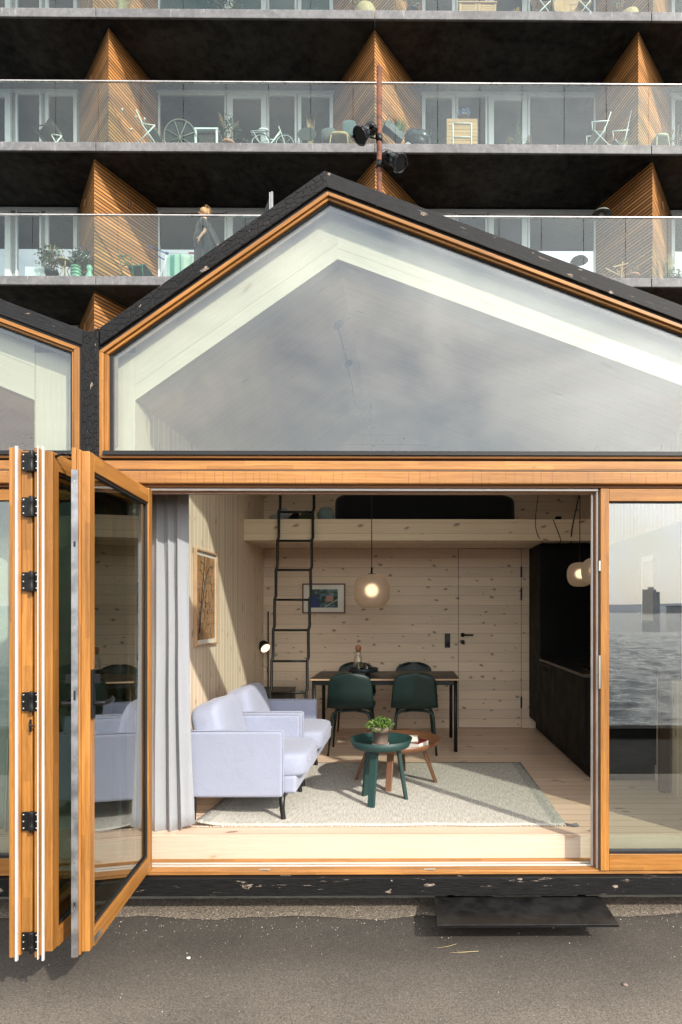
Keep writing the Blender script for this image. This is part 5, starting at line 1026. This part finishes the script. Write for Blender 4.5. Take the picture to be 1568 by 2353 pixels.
# ---- pictures
def sketch(name, kind):
    t = Mt(name, (.4, .25, .14), .6); u, v = t.uv()
    if kind == 'ink':
        base = t.mix(t.ss(t.noise(t.vec(u, v), 4, 4), .3, .7), (.34, .175, .075), (.52, .29, .14))
        n1 = t.noise(t.vec(t.ma('MULTIPLY', u, 7), t.ma('MULTIPLY', v, 3.2), 2.0), 1, 5, .65, 1.2)
        line = t.ss(t.ma('ABSOLUTE', t.ma('SUBTRACT', n1, .5)), .0, .022, 1, 0)
        top = t.ss(v, .15, .35); c = t.mix(t.ma('MULTIPLY', line, .9), base, (.02, .015, .012))
        sc = t.ss(t.noise(t.vec(t.ma('MULTIPLY', u, 16), t.ma('MULTIPLY', v, 9), 5), 1, 4, .7), .55, .6, 0, .65); c = t.mix(t.ma('MULTIPLY', sc, t.ss(v, .45, .2)), c, (.08, .06, .045))
        d = t.ma('ABSOLUTE', t.ma('SUBTRACT', u, t.ma('ADD', .08, t.ma('MULTIPLY', v, .35)))); c = t.mix(t.ss(d, .015, .035, .95, 0), c, (.012, .01, .01))
    else:
        n1 = t.noise(t.vec(t.ma('MULTIPLY', u, 6), t.ma('MULTIPLY', v, 5), 1), 1, 4, .6)
        c = t.mix(t.ss(n1, .45, .6), (.03, .06, .02), (.10, .22, .28))
        bl = t.ma('MULTIPLY', t.ss(u, .02, .04), t.ss(u, .30, .22)); bl = t.ma('MULTIPLY', bl, t.ss(v, .72, .62)); c = t.mix(bl, c, (.02, .05, .20))
        b2 = t.ma('MULTIPLY', t.ss(u, .20, .24), t.ss(u, .40, .34)); b2 = t.ma('MULTIPLY', b2, t.ss(v, .5, .42)); c = t.mix(b2, c, (.025, .04, .13))
        d = t.n('ShaderNodeVectorMath', {0: t.vec(u, v), 1: (.27, .68, 0)}, operation='DISTANCE').outputs['Value']; c = t.mix(t.ss(d, .07, .09, 1, 0), c, (.015, .015, .02))
        pk = t.ma('MULTIPLY', t.ma('MULTIPLY', t.ss(u, .55, .6), t.ss(u, .84, .8)), t.ma('MULTIPLY', t.ss(v, .3, .35), t.ss(v, .68, .62))); c = t.mix(pk, c, (.42, .2, .16))
        ln = t.ma('MULTIPLY', t.ss(t.ma('ABSOLUTE', t.ma('SUBTRACT', v, t.ma('ADD', .0, t.ma('MULTIPLY', t.ma('SUBTRACT', u, .5), .9)))), .01, .03, 1, 0), t.ss(u, .52, .55)); c = t.mix(ln, c, (.6, .6, .58))
    t.set(Base_Color=c); return t.m
def picture(lab, o, ex, ez, w, h, fm, mm, am, b=.014, mw=(.03, .03), nrm=None):
    """o lower left corner, ex along the wall, nrm out of it"""
    ex = Vector(ex); nrm = Vector(nrm); Mw = Matrix(((ex.x, nrm.x, 0, o[0]), (ex.y, nrm.y, 0, o[1]), (0, 0, 1, o[2]), (0, 0, 0, 1)))
    t = thing('framed_picture', lab, 'picture', Vector(o)); g = MB(); d = .028
    g.box(0, b, 0.001, d, 0, h, M=Mw); g.box(w - b, w, 0.001, d, 0, h, M=Mw); g.box(b, w - b, 0.001, d, 0, b, M=Mw); g.box(b, w - b, 0.001, d, h - b, h, M=Mw); part(g, 'picture_frame', fm, t, .0015, True)
    g = MB(); g.box(b, w - b, .002, .010, b, h - b, M=Mw); part(g, 'mount', mm, t, 0, True)
    x0, x1, z0, z1 = b + mw[0], w - b - mw[0], b + mw[1], h - b - mw[1]; g = MB(); q = [Mw @ Vector(p) for p in ((x0, .0115, z0), (x1, .0115, z0), (x1, .0115, z1), (x0, .0115, z1))]; uv_ = [(0, 0), (1, 0), (1, 1), (0, 1)]
    g.add(q, [(0, 1, 2, 3)], [uv_]); part(g, 'print', am, t, 0, True)
    if 'ink' in lab:
        g = MB(); rr = random.Random(5)
        def st(pp, r): g.tube([Mw @ Vector((x0 + (x1 - x0) * a, .0118, z0 + (z1 - z0) * c)) for a, c in pp], r, 5, flat=.25)
        st([(.15, .08), (.22, .3), (.34, .5), (.42, .66), (.55, .8)], .012); st([(.42, .66), (.30, .78), (.14, .84)], .005); st([(.42, .66), (.62, .70), (.88, .66)], .005); st([(.36, .55), (.2, .62), (.08, .6)], .004); st([(.5, .76), (.4, .9), (.2, .93)], .006); st([(.55, .8), (.7, .9), (.92, .88)], .006); st([(.5, .74), (.72, .78), (.8, .6), (.9, .5)], .004)
        for _ in range(34):
            a, c = rr.uniform(.12, .9), rr.uniform(.08, .58); st([(a, c), (a + rr.uniform(-.05, .05), c + rr.uniform(-.09, .02)), (a + rr.uniform(-.08, .08), c - rr.uniform(.04, .12) if c > .2 else c)], rr.uniform(.002, .006))
        part(g, 'ink_drawing', CANV, t, 0, True)
    g = MB(); g.box(b, w - b, .018, .021, b, h - b, M=Mw); part(g, 'glass', glass('picture_glass', .22, .0, (1, 1, 1)) if 'picture_glass' not in bpy.data.materials else bpy.data.materials['picture_glass'], t, 0, True)
picture('tall framed ink drawing on brown paper on the left pine wall', (XL + .001, 5.0, 1.13), (0, 1, 0), None, .55, .81, LAM, PAPER, sketch('ink_print', 'ink'), mw=(.03, .035), nrm=(1, 0, 0))
picture('small colourful framed print behind the ladder on the back wall', (-1.302, YBK - .001, 1.396), (1, 0, 0), None, .52, .362, WALN, plain('white_mount', (.86, .83, .76), .7, var=.03), sketch('colour_print', 'col'), b=.015, mw=(.075, .055), nrm=(0, -1, 0))
picture('dark framed picture on the right wall seen through the fixed pane', (XR - .013, 5.36 - .0, 1.32), (0, -1, 0), None, .34, .60, BLKM, PAPER, plain('bag_print', (.35, .3, .25), .6), b=.02, mw=(.04, .05), nrm=(-1, 0, 0))  # framed print of a bag behind ordinary picture glass

# ---- dining table and chairs
dt = thing('dining_table', 'black dining table with pale plywood edge in front of the back wall', 'table', (-.25, 6.5, 0))
TX0, TX1, TY0, TY1, TZ = -1.0, .497, 6.12, 6.88, .745
g = MB(); g.box(TX0, TX1, TY0, TY1, TZ - .004, TZ); part(g, 'tabletop', TBLK, dt, .001, True)
g = MB(); g.box(TX0 + .001, TX1 - .001, TY0 + .001, TY1 - .001, TZ - .020, TZ - .0045); part(g, 'edge_band', LAM, dt, 0, True)
g = MB(); g.box(TX0 + .03, TX1 - .03, TY0 + .03, TY0 + .055, TZ - .07, TZ - .021); g.box(TX0 + .03, TX1 - .03, TY1 - .055, TY1 - .03, TZ - .07, TZ - .021); g.box(TX0 + .03, TX0 + .055, TY0 + .056, TY1 - .056, TZ - .07, TZ - .021); g.box(TX1 - .055, TX1 - .03, TY0 + .056, TY1 - .056, TZ - .07, TZ - .021); part(g, 'apron', BLKM, dt, 0, True)
for a in (TX0 + .033, TX1 - .033):
    for b in (TY0 + .033, TY1 - .033): g = MB(); g.tube([(a, b, .001), (a, b, TZ - .021)], .019, 16); part(g, 'leg', BLKM, dt, world=True)
def make_chair(lab):
    t = thing('dining_chair', lab, 'chair', (0, 0, 0), 0, 'dark green shell chairs around the dining table')
    prof = [(.215, .445), (.20, .462), (.12, .455), (.0, .445), (-.10, .445), (-.155, .455), (-.19, .485), (-.208, .54), (-.222, .62), (-.235, .70), (-.248, .77), (-.255, .815)]
    def fn(a, b):
        i = a * (len(prof) - 1); k = min(int(i), len(prof) - 2); f_ = i - k; y = prof[k][0] * (1 - f_) + prof[k + 1][0] * f_; z = prof[k][1] * (1 - f_) + prof[k + 1][1] * f_
        if a > .5: hw = .236 - .035 * ((a - .5) / .5)
        else: hw = .232
        e = max(0, (a - .80) / .20); hw *= (1 - e ** 2.6 * .9) ** .5 if e < 1 else .32
        e2 = max(0, (.16 - a) / .16); hw *= (1 - .25 * e2 ** 2)
        s_ = b * 2 - 1; cur = (s_ ** 2) * (.035 if a > .5 else .0); zc = .018 * s_ ** 2 if a < .5 else 0
        return (s_ * hw, y + cur, z + zc)
    g = MB(); g.grid(fn, 44, 16); part(g, 'seat_shell', GREEN, t, solid=.012)
    for sx in (-1, 1):
        for (yt, yf) in ((.12, .20), (-.10, -.205)):
            g = MB(); g.tube([(sx * .05, yt, .428), (sx * .13, yt + (yf - yt) * .1, .422), (sx * .172, yt + (yf - yt) * .15, .405), (sx * .188, yt + (yf - yt) * .25, .36), (sx * .215, yf, .012)], [.016, .018, .020, .019, .014], 8, flat=.75); lg = part(g, 'leg', GREEN, t)
            g = MB(); g.lathe([(.010, 0), (.012, .012)], (sx * .216, yf + .001, .0005), 10); part(g, 'glide', BLKM, lg)
    g = MB(); g.blob((0, .01, .428), (.10, .14, .012), .5, 8); part(g, 'underframe', GREEN, t); return t
ch = make_chair('dark green dining chair with its back to us, left of the two in front'); ch.location = (-.585, 6.185, 0)
dup(ch, (.048, 6.19, 0), 0, 'dark green dining chair with its back to us, right of the two in front')
dup(ch, (-.63, 6.98, 0), math.pi, 'dark green dining chair behind the table, partly hidden by carafe and tray')
dup(ch, (.047, 6.98, 0), math.pi, 'dark green dining chair behind the table at the right')
tx, ty = -.497, 6.50
tr = thing('serving_tray', 'round blue grey tray on feet standing on the dining table', 'tray', (tx, ty, TZ)); g = MB(); g.lathe([(.001, .034), (.150, .034), (.158, .036), (.160, .072), (.155, .072), (.152, .042), (.001, .042)], (tx, ty, TZ), 40, cap=False); part(g, 'dish', TRAY, tr, world=True)
for a in range(3): A = -.9 + a * 2.094; g = MB(); g.lathe([(.018, 0), (.018, .033)], (tx + .10 * math.cos(A), ty + .10 * math.sin(A), TZ + .001), 12); part(g, 'foot', TRAY, tr, world=True)
zt = TZ + .043
cf = thing('carafe', 'smoky glass water carafe with round cork stopper on the tray', 'carafe', (tx - .055, ty + .04, zt)); g = MB(); g.lathe([(.001, 0), (.046, .002), (.049, .01), (.05, .10), (.047, .13), (.034, .165), (.031, .19), (.031, .215), (.028, .215), (.028, .19), (.031, .165), (.044, .13), (.047, .10), (.046, .012), (.001, .008)], (tx - .055, ty + .04, zt), 32, cap=False); part(g, 'glass_body', GLC, cf, world=True)
g = MB(); g.lathe([(.024, .195), (.026, .213), (.031, .22), (.034, .24), (.030, .258), (.018, .267), (.001, .269)], (tx - .055, ty + .04, zt), 24, cap=False); part(g, 'stopper', CORK, cf, world=True)
for dx, dy, lb in ((-.040, -.055, 'smoky drinking glass in front of the carafe'), (.042, -.03, 'smoky drinking glass to the right of the carafe')):
    g = MB(); g.lathe([(.001, 0), (.032, .001), (.035, .008), (.037, .085), (.035, .085), (.033, .012), (.001, .010)], (tx + dx, ty + dy, zt), 28, cap=False); s0 = single(g, 'drinking_glass', GLS if False else GLC, lb, 'glass', 'smoky tumblers on the tray')
    g = MB(); g.lathe([(.001, .011), (.0325, .012), (.0342, .040), (.001, .041)], (0, 0, 0), 28, cap=False); part(g, 'dark_base', GLS, s0)

# ---- armchairs
def armchair(y0, y1, lab):
    xb, xf = -1.515, -.853; w = y1 - y0; ym = (y0 + y1) / 2; t = thing('armchair', lab, 'armchair', (-1.15, ym, 0), 0, 'pale lavender armchairs side by side'); ta = .055
    for a, b in ((y0, y0 + ta), (y1 - ta, y1)):
        g = MB(); g.box(xb, xf, a, b, .165, .615); part(g, 'armrest', SOFA, t, .022, True, seg=4)
    g = MB(); g.box(xb, xb + .10, y0 + ta + .002, y1 - ta - .002, .165, .60); part(g, 'back_frame', SOFA, t, .02, True, seg=3)
    g = MB(); g.box(xb + .1, -.775, y0 + ta + .002, y1 - ta - .002, .175, .30); part(g, 'base', SOFA, t, .022, True, seg=4)
    g = MB(); g.blob((-1.045, ym, .365), (.345, (w - 2 * ta) / 2 + .008, .090), .34, 22); part(g, 'seat_cushion', SOFA, t, world=True)
    Mq = Matrix.Translation((-1.375, ym, .57)) @ Matrix.Rotation(R(-14), 4, 'Y'); g = MB(); g.blob((0, 0, 0), (.115, (w - 2 * ta) / 2 + .012, .215), .42, 22, Mq, nz=.05, seed=y0); part(g, 'back_cushion', SOFA, t, world=True)
    g = MB()
    for yy in (y0 + .006, y0 + ta - .006, y1 - ta + .006, y1 - .006): g.tube([(xb + .03, yy, .613), (xf - .012, yy, .613), (xf - .003, yy, .602), (xf - .003, yy, .18)], .0025, 6)
    g.tube([(-.735, y0 + ta + .05, .385), (-.70, y0 + ta + .09, .385), (-.70, y1 - ta - .09, .385), (-.735, y1 - ta - .05, .385)], .004, 6); part(g, 'piping', SOFA, t, world=True)
    for a in (xf - .012, xb + .05):
        for b in (y0 + .035, y1 - .035):
            g = MB(); g.tube([(a + (.01 if a > -1 else 0), b, .0015), (a + (.01 if a > -1 else 0), b, .01), (a, b, .08), (a, b, .19)], [.020, .0165, .0175, .021], 12); lg = part(g, 'leg', BLKM, t, world=True)
    return t
armchair(4.10, 4.80, 'pale lavender armchair nearest to the curtain'); armchair(4.875, 5.62, 'pale lavender armchair farther back, beside the ladder')
# ---- rug
def rugf(a, b):
    x = -1.414 + 2.45 * a; y = 4.02 + 1.66 * b; k = max(0, .10 - a) / .10
    return (x + .035 * k * (1 - b) * math.sin(b * 5), y + .012 * mnoise.noise(Vector((x * 3, 0, 0))) * (1 - b), .008 + .03 * k ** 2 * max(0, 1 - 1.4 * b) + .0015 * mnoise.noise(Vector((x * 5, y * 5, 0))))
g = MB(); g.grid(rugf, 60, 40); g.uv = [[(-1.225 + 2.45 * u, 1.66 * v) for u, v in q] for q in g.uv]; rg = thing('rug', 'flat woven grey beige rug with dark edge stripe on the pine floor', 'rug', (-.19, 4.85, .001)); part(g, 'weave', RUG, rg, world=True, solid=.009)
g = MB()
for i in range(240): x = -1.40 + 2.43 * (i + random.random()) / 240; g.tube([(x, 4.02, .009), (x + random.uniform(-.004, .004), 4.006, .005)], .0018, 4)
part(g, 'fringe', PAPER, rg, world=True)
g = MB(); g.tube([(1.03, 4.03, .012), (1.06, 4.01, .012), (1.085, 4.0, .014), (1.10, 4.005, .014), (1.11, 3.99, .012)], [.006, .007, .012, .013, .006], 7); part(g, 'corner_tassel', fabric('tassel_yarn', (.14, .15, .15), 300), rg, world=True)
# ---- coffee tables
def coffee(cx, cy, r, zr, hgt, legs, mat, lab, lw, name='coffee_table'):
    t = thing(name, lab, 'table', (cx, cy, 0)); zb = zr - hgt; g = MB(); g.lathe([(.001, zb), (r * .86, zb), (r * .90, zb + .006), (r * 1.0, zr), (r - .009, zr), (r * .885, zb + .014), (.001, zb + .014)], (cx, cy, 0), 64, cap=False); part(g, 'tray_top', mat, t, world=True)
    for (lx, ly) in legs:
        d = Vector((lx - cx, ly - cy, 0)).normalized(); tp = Vector((cx, cy, zb - .001)) + d * (math.hypot(lx - cx, ly - cy) * .66); bt = Vector((lx, ly, .001)); sd = Vector((-d.y, d.x, 0)); vs = []
        for c_, ww, tt in ((bt, lw, .012), (tp, lw * 1.15, .014)):
            for a, b in ((-1, -1), (1, -1), (1, 1), (-1, 1)): vs.append(c_ + sd * ww / 2 * a + d * tt * b)
        g = MB(); g.add(vs, [(3, 2, 1, 0), (4, 5, 6, 7), (0, 1, 5, 4), (1, 2, 6, 5), (2, 3, 7, 6), (3, 0, 4, 7)], [[(0, 0), (0, lw), (.02, lw), (.02, 0)]] * 2 + [[(0, 0), (0, .04), (.4, .04), (.4, 0)]] * 4); part(g, 'leg', mat, t, .004, True)
    return t
G1 = (-.212, 4.53); coffee(G1[0], G1[1], .232, .478, .062, [(-.278, 4.375), (-.344, 4.66), (-.026, 4.575)], GRNT, 'small dark green round coffee table carrying the potted plant', .052)
G2 = (-.116, 5.07); coffee(G2[0], G2[1], .372, .362, .058, [(-.4526, 5.11), (-.1686, 4.767), (.2186, 5.018), (-.058, 5.387)], WALN, 'larger brown oak round coffee table with books on it', .048)
zf = .478 - .062 + .0145
pp = thing('potted_plant', 'trailing green plant in a clay pot and saucer on the green coffee table', 'plant', (-.214, 4.47, zf)); c_ = (-.214, 4.475, zf); SC = Matrix.Translation(c_) @ Matrix.Scale(1.45, 4) @ Matrix.Translation(-Vector(c_))
g = MB(); g.lathe([(.001, 0), (.040, 0), (.043, .008), (.043, .016), (.039, .016), (.038, .010), (.001, .010)], c_, 32, SC, cap=False); part(g, 'saucer', plain('clay_saucer', (.36, .26, .22), .8, var=.15), pp, world=True)
g = MB(); g.lathe([(.001, .011), (.033, .011), (.0345, .018), (.0425, .072), (.0435, .072), (.046, .100), (.0425, .100), (.040, .088), (.001, .086)], c_, 32, SC, cap=False); part(g, 'pot', TERRA, pp, world=True)
g = MB()
for i in range(95):
    a = random.uniform(0, 6.28); q = random.uniform(.01, .078); h_ = random.uniform(.10, .135) - max(0, q - .045) * random.uniform(.3, 1.6); st = [(c_[0] + math.cos(a) * .015, c_[1] + math.sin(a) * .015, zf + .088), (c_[0] + math.cos(a) * q * .6, c_[1] + math.sin(a) * q * .6, zf + h_ + .01), (c_[0] + math.cos(a) * q, c_[1] + math.sin(a) * q, zf + h_)]
    g.tube(st, .0012, 4, cap=False); g.leaves(st[2], (.012, .012, .009), 7, .012, aspect=.6); g.leaves(st[1], (.012, .012, .008), 4, .011, aspect=.6)
g.v = [tuple(SC @ Vector(p)) for p in g.v]; part(g, 'foliage', LEAFB, pp, world=True)
zf2 = .362 - .058 + .0145
def book(lab, x, y, z, w, d, h, rz, cover, name='book', open_=False):
    t = thing(name, lab, 'book', (x, y, z), rz); g = MB(); g.box(-w / 2 + .004, w / 2 - .004, -d / 2 + .004, d / 2 - .001, .003, h - .003); part(g, 'pages', PAPER, t)
    g = MB(); g.box(-w / 2, w / 2, -d / 2, d / 2, 0, .0028); g.box(-w / 2, w / 2, -d / 2, d / 2, h - .0028, h); g.box(-w / 2, w / 2, d / 2, d / 2 + .003, 0, h); part(g, 'cover', cover, t, .0008); return t
RED = plain('red_cover', (.16, .012, .012), .35); book('thick book with red and black cover on the brown table', .015, 4.95, zf2, .17, .23, .055, R(62), RED)
MINT = plain('mint_cover', (.42, .52, .44), .5); book('thin pale book with mint cover stacked on the red book', -.025, 4.955, zf2 + .0555, .18, .13, .014, R(4), MINT)
b3 = book('open pale booklet lying on top of the book stack', -.022, 4.955, zf2 + .070, .17, .12, .012, R(-3), PAPER, 'booklet')
# ---- floor lamp in the corner
fl = thing('floor_lamp', 'thin black floor lamp with a lit round head in the left back corner', 'lamp', (-1.71, 7.34, 0)); g = MB(); g.tube([(-1.71, 7.37, .012), (-1.71, 7.37, 1.42)], .008, 10); part(g, 'rod', BLKM, fl, world=True); g = MB(); g.lathe([(.09, .001), (.09, .011), (.02, .013)], (-1.68, 7.30, 0), 24); part(g, 'foot', BLKM, fl, world=True)
hc = P(607, 1486, 7.22); dv = Vector((.55, -.55, -.45)).normalized(); Mh = Matrix.Translation(hc) @ dv.to_track_quat('Z', 'Y').to_matrix().to_4x4(); g = MB(); g.lathe([(.001, -.045), (.060, -.045), (.064, -.040), (.064, .04), (.060, .04), (.060, .03)], (0, 0, 0), 28, Mh, cap=False); part(g, 'lamp_head', BLKM, fl, world=True)
g = MB(); g.lathe([(.001, .0345), (.0595, .0345)], (0, 0, 0), 28, Mh, cap=False); part(g, 'diffuser', emis('lamp_diffuser', (1.0, .78, .58), .85), fl, world=True)
g = MB(); pts = [hc - dv * .02 + Vector((0, 0, -.05)), P(596, 1504, 7.25), P(591, 1516, 7.3), P(599, 1528, 7.33), P(614, 1534, 7.36), (-1.70, 7.36, .5), (-1.69, 7.37, .1)]; g.tube(pts, .003, 6); part(g, 'cable', BLKM, fl, world=True)
g = MB(); g.tube([hc, (-1.71, 7.37, hc.z)], .007, 6); part(g, 'arm', BLKM, fl, world=True)
g = MB(); g.box(-1.765, -1.35, 6.62, 7.2, .004, .52); g.box(-1.768, -1.34, 6.60, 7.21, .5205, .532); single(g, 'side_cabinet', TBLK, 'low black cabinet in the corner behind the ladder', 'cabinet', bevel=.003)
# ---- pendants
def frost():
    t = Mt('frosted_glass', (.75, .62, .54), .6); t.nt.nodes.remove(t.b)
    a = t.n('ShaderNodeBsdfDiffuse', {'Color': (.56, .49, .45, 1)}); b = t.n('ShaderNodeBsdfTranslucent', {'Color': (.70, .60, .52, 1)}); c = t.n('ShaderNodeBsdfRefraction', {'Color': (1, .9, .8, 1), 'Roughness': .55, 'IOR': 1.32})
    m1 = t.n('ShaderNodeMixShader', {0: .45}); t.nt.links.new(a.outputs[0], m1.inputs[1]); t.nt.links.new(b.outputs[0], m1.inputs[2]); m2 = t.n('ShaderNodeMixShader', {0: .38}); t.nt.links.new(m1.outputs[0], m2.inputs[1]); t.nt.links.new(c.outputs[0], m2.inputs[2]); t.nt.links.new(m2.outputs[0], t.out.inputs[0]); return t.m
FROST = frost(); BULB = emis('warm_bulb', (1.0, .76, .48), 2.6)
def pendant(x, y, zb, dia, hgt, ztop, lab, group):
    t = thing('pendant_lamp', lab, 'lamp', (x, y, zb), 0, group); r = dia / 2; pr = []
    for i in range(25):
        a = -math.pi / 2 + math.pi * i / 24 * .93; pr.append((max(.001, r * abs(math.cos(a)) ** .62), hgt / 2 + hgt / 2 * math.copysign(abs(math.sin(a)) ** .9, math.sin(a)) * (1.0)))
    g = MB(); g.lathe(pr, (x, y, zb), 48, cap=False); part(g, 'shade', FROST, t, world=True)
    g = MB(); g.blob((x, y, zb + hgt * .52), (r * .27, r * .27, r * .30), 1, 12); part(g, 'bulb', BULB, t, world=True)
    g = MB(); g.lathe([(r * .23, -.004), (r * .23, .004), (.012, .008), (.009, .07), (.004, .075)], (x, y, zb + hgt), 20); part(g, 'cap', BLKM, t, world=True)
    g = MB(); g.tube([(x, y, zb + hgt + .07), (x, y, ztop)], .0045, 6); part(g, 'cord', BLKM, t, world=True); return t
pd = pendant(-.402, 6.44, 1.452, .382, .362, 3.66, 'large frosted glass pendant lamp glowing above the dining table', 'frosted pendant lamps')
pendant(1.68, 6.0, 1.665, .25, .238, 2.97, 'small frosted pendant over the kitchen counter, farther and lower one', 'frosted pendant lamps')
pendant(1.68, 5.5, 1.665, .25, .238, 2.97, 'small frosted pendant over the kitchen, nearer one half behind the jamb', 'frosted pendant lamps')
# swagged cable and ceiling roses under the ridge
def cz(x): return 3.70 - (.3646 * (x + .4665) if x > -.4665 else .702 * (-.4665 - x))
for i, (x, y) in enumerate(((-.554, 4.70), (-.551, 5.448))):
    Mr = Matrix.Translation((x, y, cz(x) - .002)) @ Matrix.Rotation(math.atan(.702) * -1, 4, 'Y'); g = MB(); g.lathe([(.042, 0), (.042, -.018), (.03, -.024), (.001, -.024)], (0, 0, 0), 24, Mr, cap=False); part(g, 'ceiling_rose', BLKM, pd, world=True)
g = MB(); g.tube([(-.554, 4.70, cz(-.554) - .02), (-.551, 5.448, cz(-.551) - .02)], .006, 6); g.tube([(-.551, 5.448, cz(-.551) - .02), (-.52, 5.8, 3.40), (-.46, 6.15, 3.36), (-.42, 6.35, 3.48), (-.402, 6.44, cz(-.402) - .01)], .005, 6); part(g, 'swag_cable', BLKM, pd, world=True)
# ---- loft clutter
g = MB(); g.blob(((-.83 + 1.19) / 2, 6.98, 2.49), (1.01, .35, .24), .28, 26, nz=.03); single(g, 'mattress', DUVET, 'large black bed bundle lying on the loft', 'bedding')
def clutter(u0, u1, v0, lab, mat, Y=6.75, sd=1):
    x0, x1 = X(u0, Y), X(u1, Y); zt_ = P(u0, v0, Y).z; g = MB(); g.blob(((x0 + x1) / 2, Y, 2.252 + (zt_ - 2.252) / 2), ((x1 - x0) / 2, .12, (zt_ - 2.252) / 2), .7, 14, nz=.5, seed=sd); single(g, 'cloth_bundle', mat, lab, 'bundle')
clutter(626, 668, 1174, 'crumpled white bag at the left end of the loft', fabric('grey_plastic', (.30, .32, .34), 60), sd=1); clutter(664, 692, 1180, 'dark crumpled clothing on the loft left of the rail', DUVET, sd=2); clutter(690, 722, 1182, 'olive green clothing heap on the loft between ladder rails', fabric('olive_cloth', (.05, .06, .035), 100), sd=3); clutter(728, 770, 1172, 'pale crumpled plastic bag beside the black bedding', fabric('teal_plastic', (.16, .22, .22), 60), sd=4)
g = MB(); bx = P(1289, 1184, 6.75); g.box(bx.x - .06, bx.x + .0, 6.7, 6.78, 2.2505, 2.47); single(g, 'loft_box', KBLK, 'small black box on the loft right of the bedding', 'box', bevel=.006)
def wire(pts, lab, r=.004):
    g = MB(); q = [P(u, v, y) for u, v, y in pts]
    for _ in range(2):
        n_ = [q[0]]
        for a, b in zip(q, q[1:]): n_ += [a * .75 + b * .25, a * .25 + b * .75]
        q = n_ + [q[-1]]
    g.tube(q, r, 6); single(g, 'hanging_cable', BLKM, lab, 'cable')
wire([(1238, 1135, 6.48), (1233, 1170, 6.47), (1230, 1205, 6.47), (1236, 1232, 6.47), (1250, 1249, 6.6)], 'thin black cable looping down over the loft beam, leftmost'); wire([(1272, 1193, 6.49), (1280, 1215, 6.47), (1288, 1235, 6.47), (1290, 1246, 6.5), (1284, 1249, 6.6)], 'short thin cable hooked over the loft beam, middle'); wire([(1332, 1135, 6.3), (1322, 1180, 6.4), (1314, 1220, 6.45), (1312, 1250, 6.6)], 'double black cable slanting over the loft beam at the right', .007)
# ---- leaning plank seen through the fixed pane
g = MB(); g.box(1.96, 2.035, 4.74, 4.80, .004, .96, grain=2); single(g, 'wooden_plank', wood('dark_board', (.035, .018, .009), (.07, .036, .018)), 'brown wooden board standing at the right wall behind the fixed pane', 'plank', bevel=.004)
# ---- steel step outside
st_ = thing('steel_step', 'black steel step plate fixed below the charred beam', 'step', (.65, 3.5, -.3)); a, b, c, d = P(1002.8, 2061, 3.66), P(1382.7, 2061, 3.66), P(1421, 2126.4, 3.335), P(1002.8, 2126.4, 3.335); g = MB(); zs = -.298
x0, x1 = .150, 1.15
g.box(x0, x1, 3.336, 3.66, zs - .008, zs); part(g, 'plate', charred('step_steel', 0.0, .0, .016) if False else plain('step_black_steel', (.016, .016, .016), .38, .3, var=.5, nscale=9, bump=.2, bscale=40), st_, .002, True)
g = MB(); g.box(x0, x1, 3.336, 3.342, zs - .016, zs - .0085); g.box(x0 + .005, x0 + .35, 3.655, 3.69, zs - .03, zs - .0085); g.box(x1 - .35, x1 - .005, 3.655, 3.69, zs - .03, zs - .0085)
for xx in (x0 + .1, x1 - .1): g.box(xx - .02, xx + .02, 3.36, 3.80, zs - .028, zs - .0085)
part(g, 'bracket', BLKM, st_, 0, True)
# ---- metal stay on the roof, litter
g = MB(); q = P(624, 486, 4.1); g.box(q.x - .010, q.x - .001, 4.08, 4.10, q.z - .35, P(624, 446, 4.1).z); g.box(q.x + .003, q.x + .014, 4.08, 4.10, q.z - .35, P(624, 444, 4.1).z); rs = thing('roof_stay', 'pale metal stay with black gusset on the left roof slope', 'bracket', (q.x, 4.1, 3.6)); part(g, 'post', ALU, rs, 0, True)
g = MB(); g.prism([(q.x - .012, q.z - .05), (q.x - .012, q.z + .08), (q.x - .065, q.z - .05)], 4.085, 4.095); part(g, 'gusset', BLKM, rs, 0, True)
for u, v, s_, m, lb in ((434, 2201, .007, WHITE, 'white scrap of litter on the asphalt before the open door'), (1438, 2267, .009, TERRA, 'brown pebble on the asphalt at the lower right'), (209, 2068 + 0, .006, WHITE, None)):
    if lb: Yg = (EYE - GZ) * F / (v - CV); q = P(u, v, Yg); g = MB(); g.blob((q.x, q.y, GZ + s_ * .5), (s_ * 1.6, s_, s_ * .6), .8, 6, nz=.5); single(g, 'litter' if m is WHITE else 'pebble', m, lb, 'litter' if m is WHITE else 'pebble')
g = MB()
for i in range(3): x = random.uniform(.12, .4); y = random.uniform(3.28, 3.36); a = random.uniform(-.3, .3); g.tube([(x, y, GZ + .004), (x + .06 * math.cos(a), y + .06 * math.sin(a), GZ + .007), (x + .12 * math.cos(a + .2), y + .12 * math.sin(a + .2), GZ + .004)], .0012, 4)
single(g, 'straw', STRAW, kind='stuff', keep=True)
for o in bpy.data.objects:
    if o.type == 'MESH' and o.parent is None and 'kind' not in o and 'label' not in o: print('NOLABEL', o.name)
print('OBJECTS', len(bpy.data.objects))
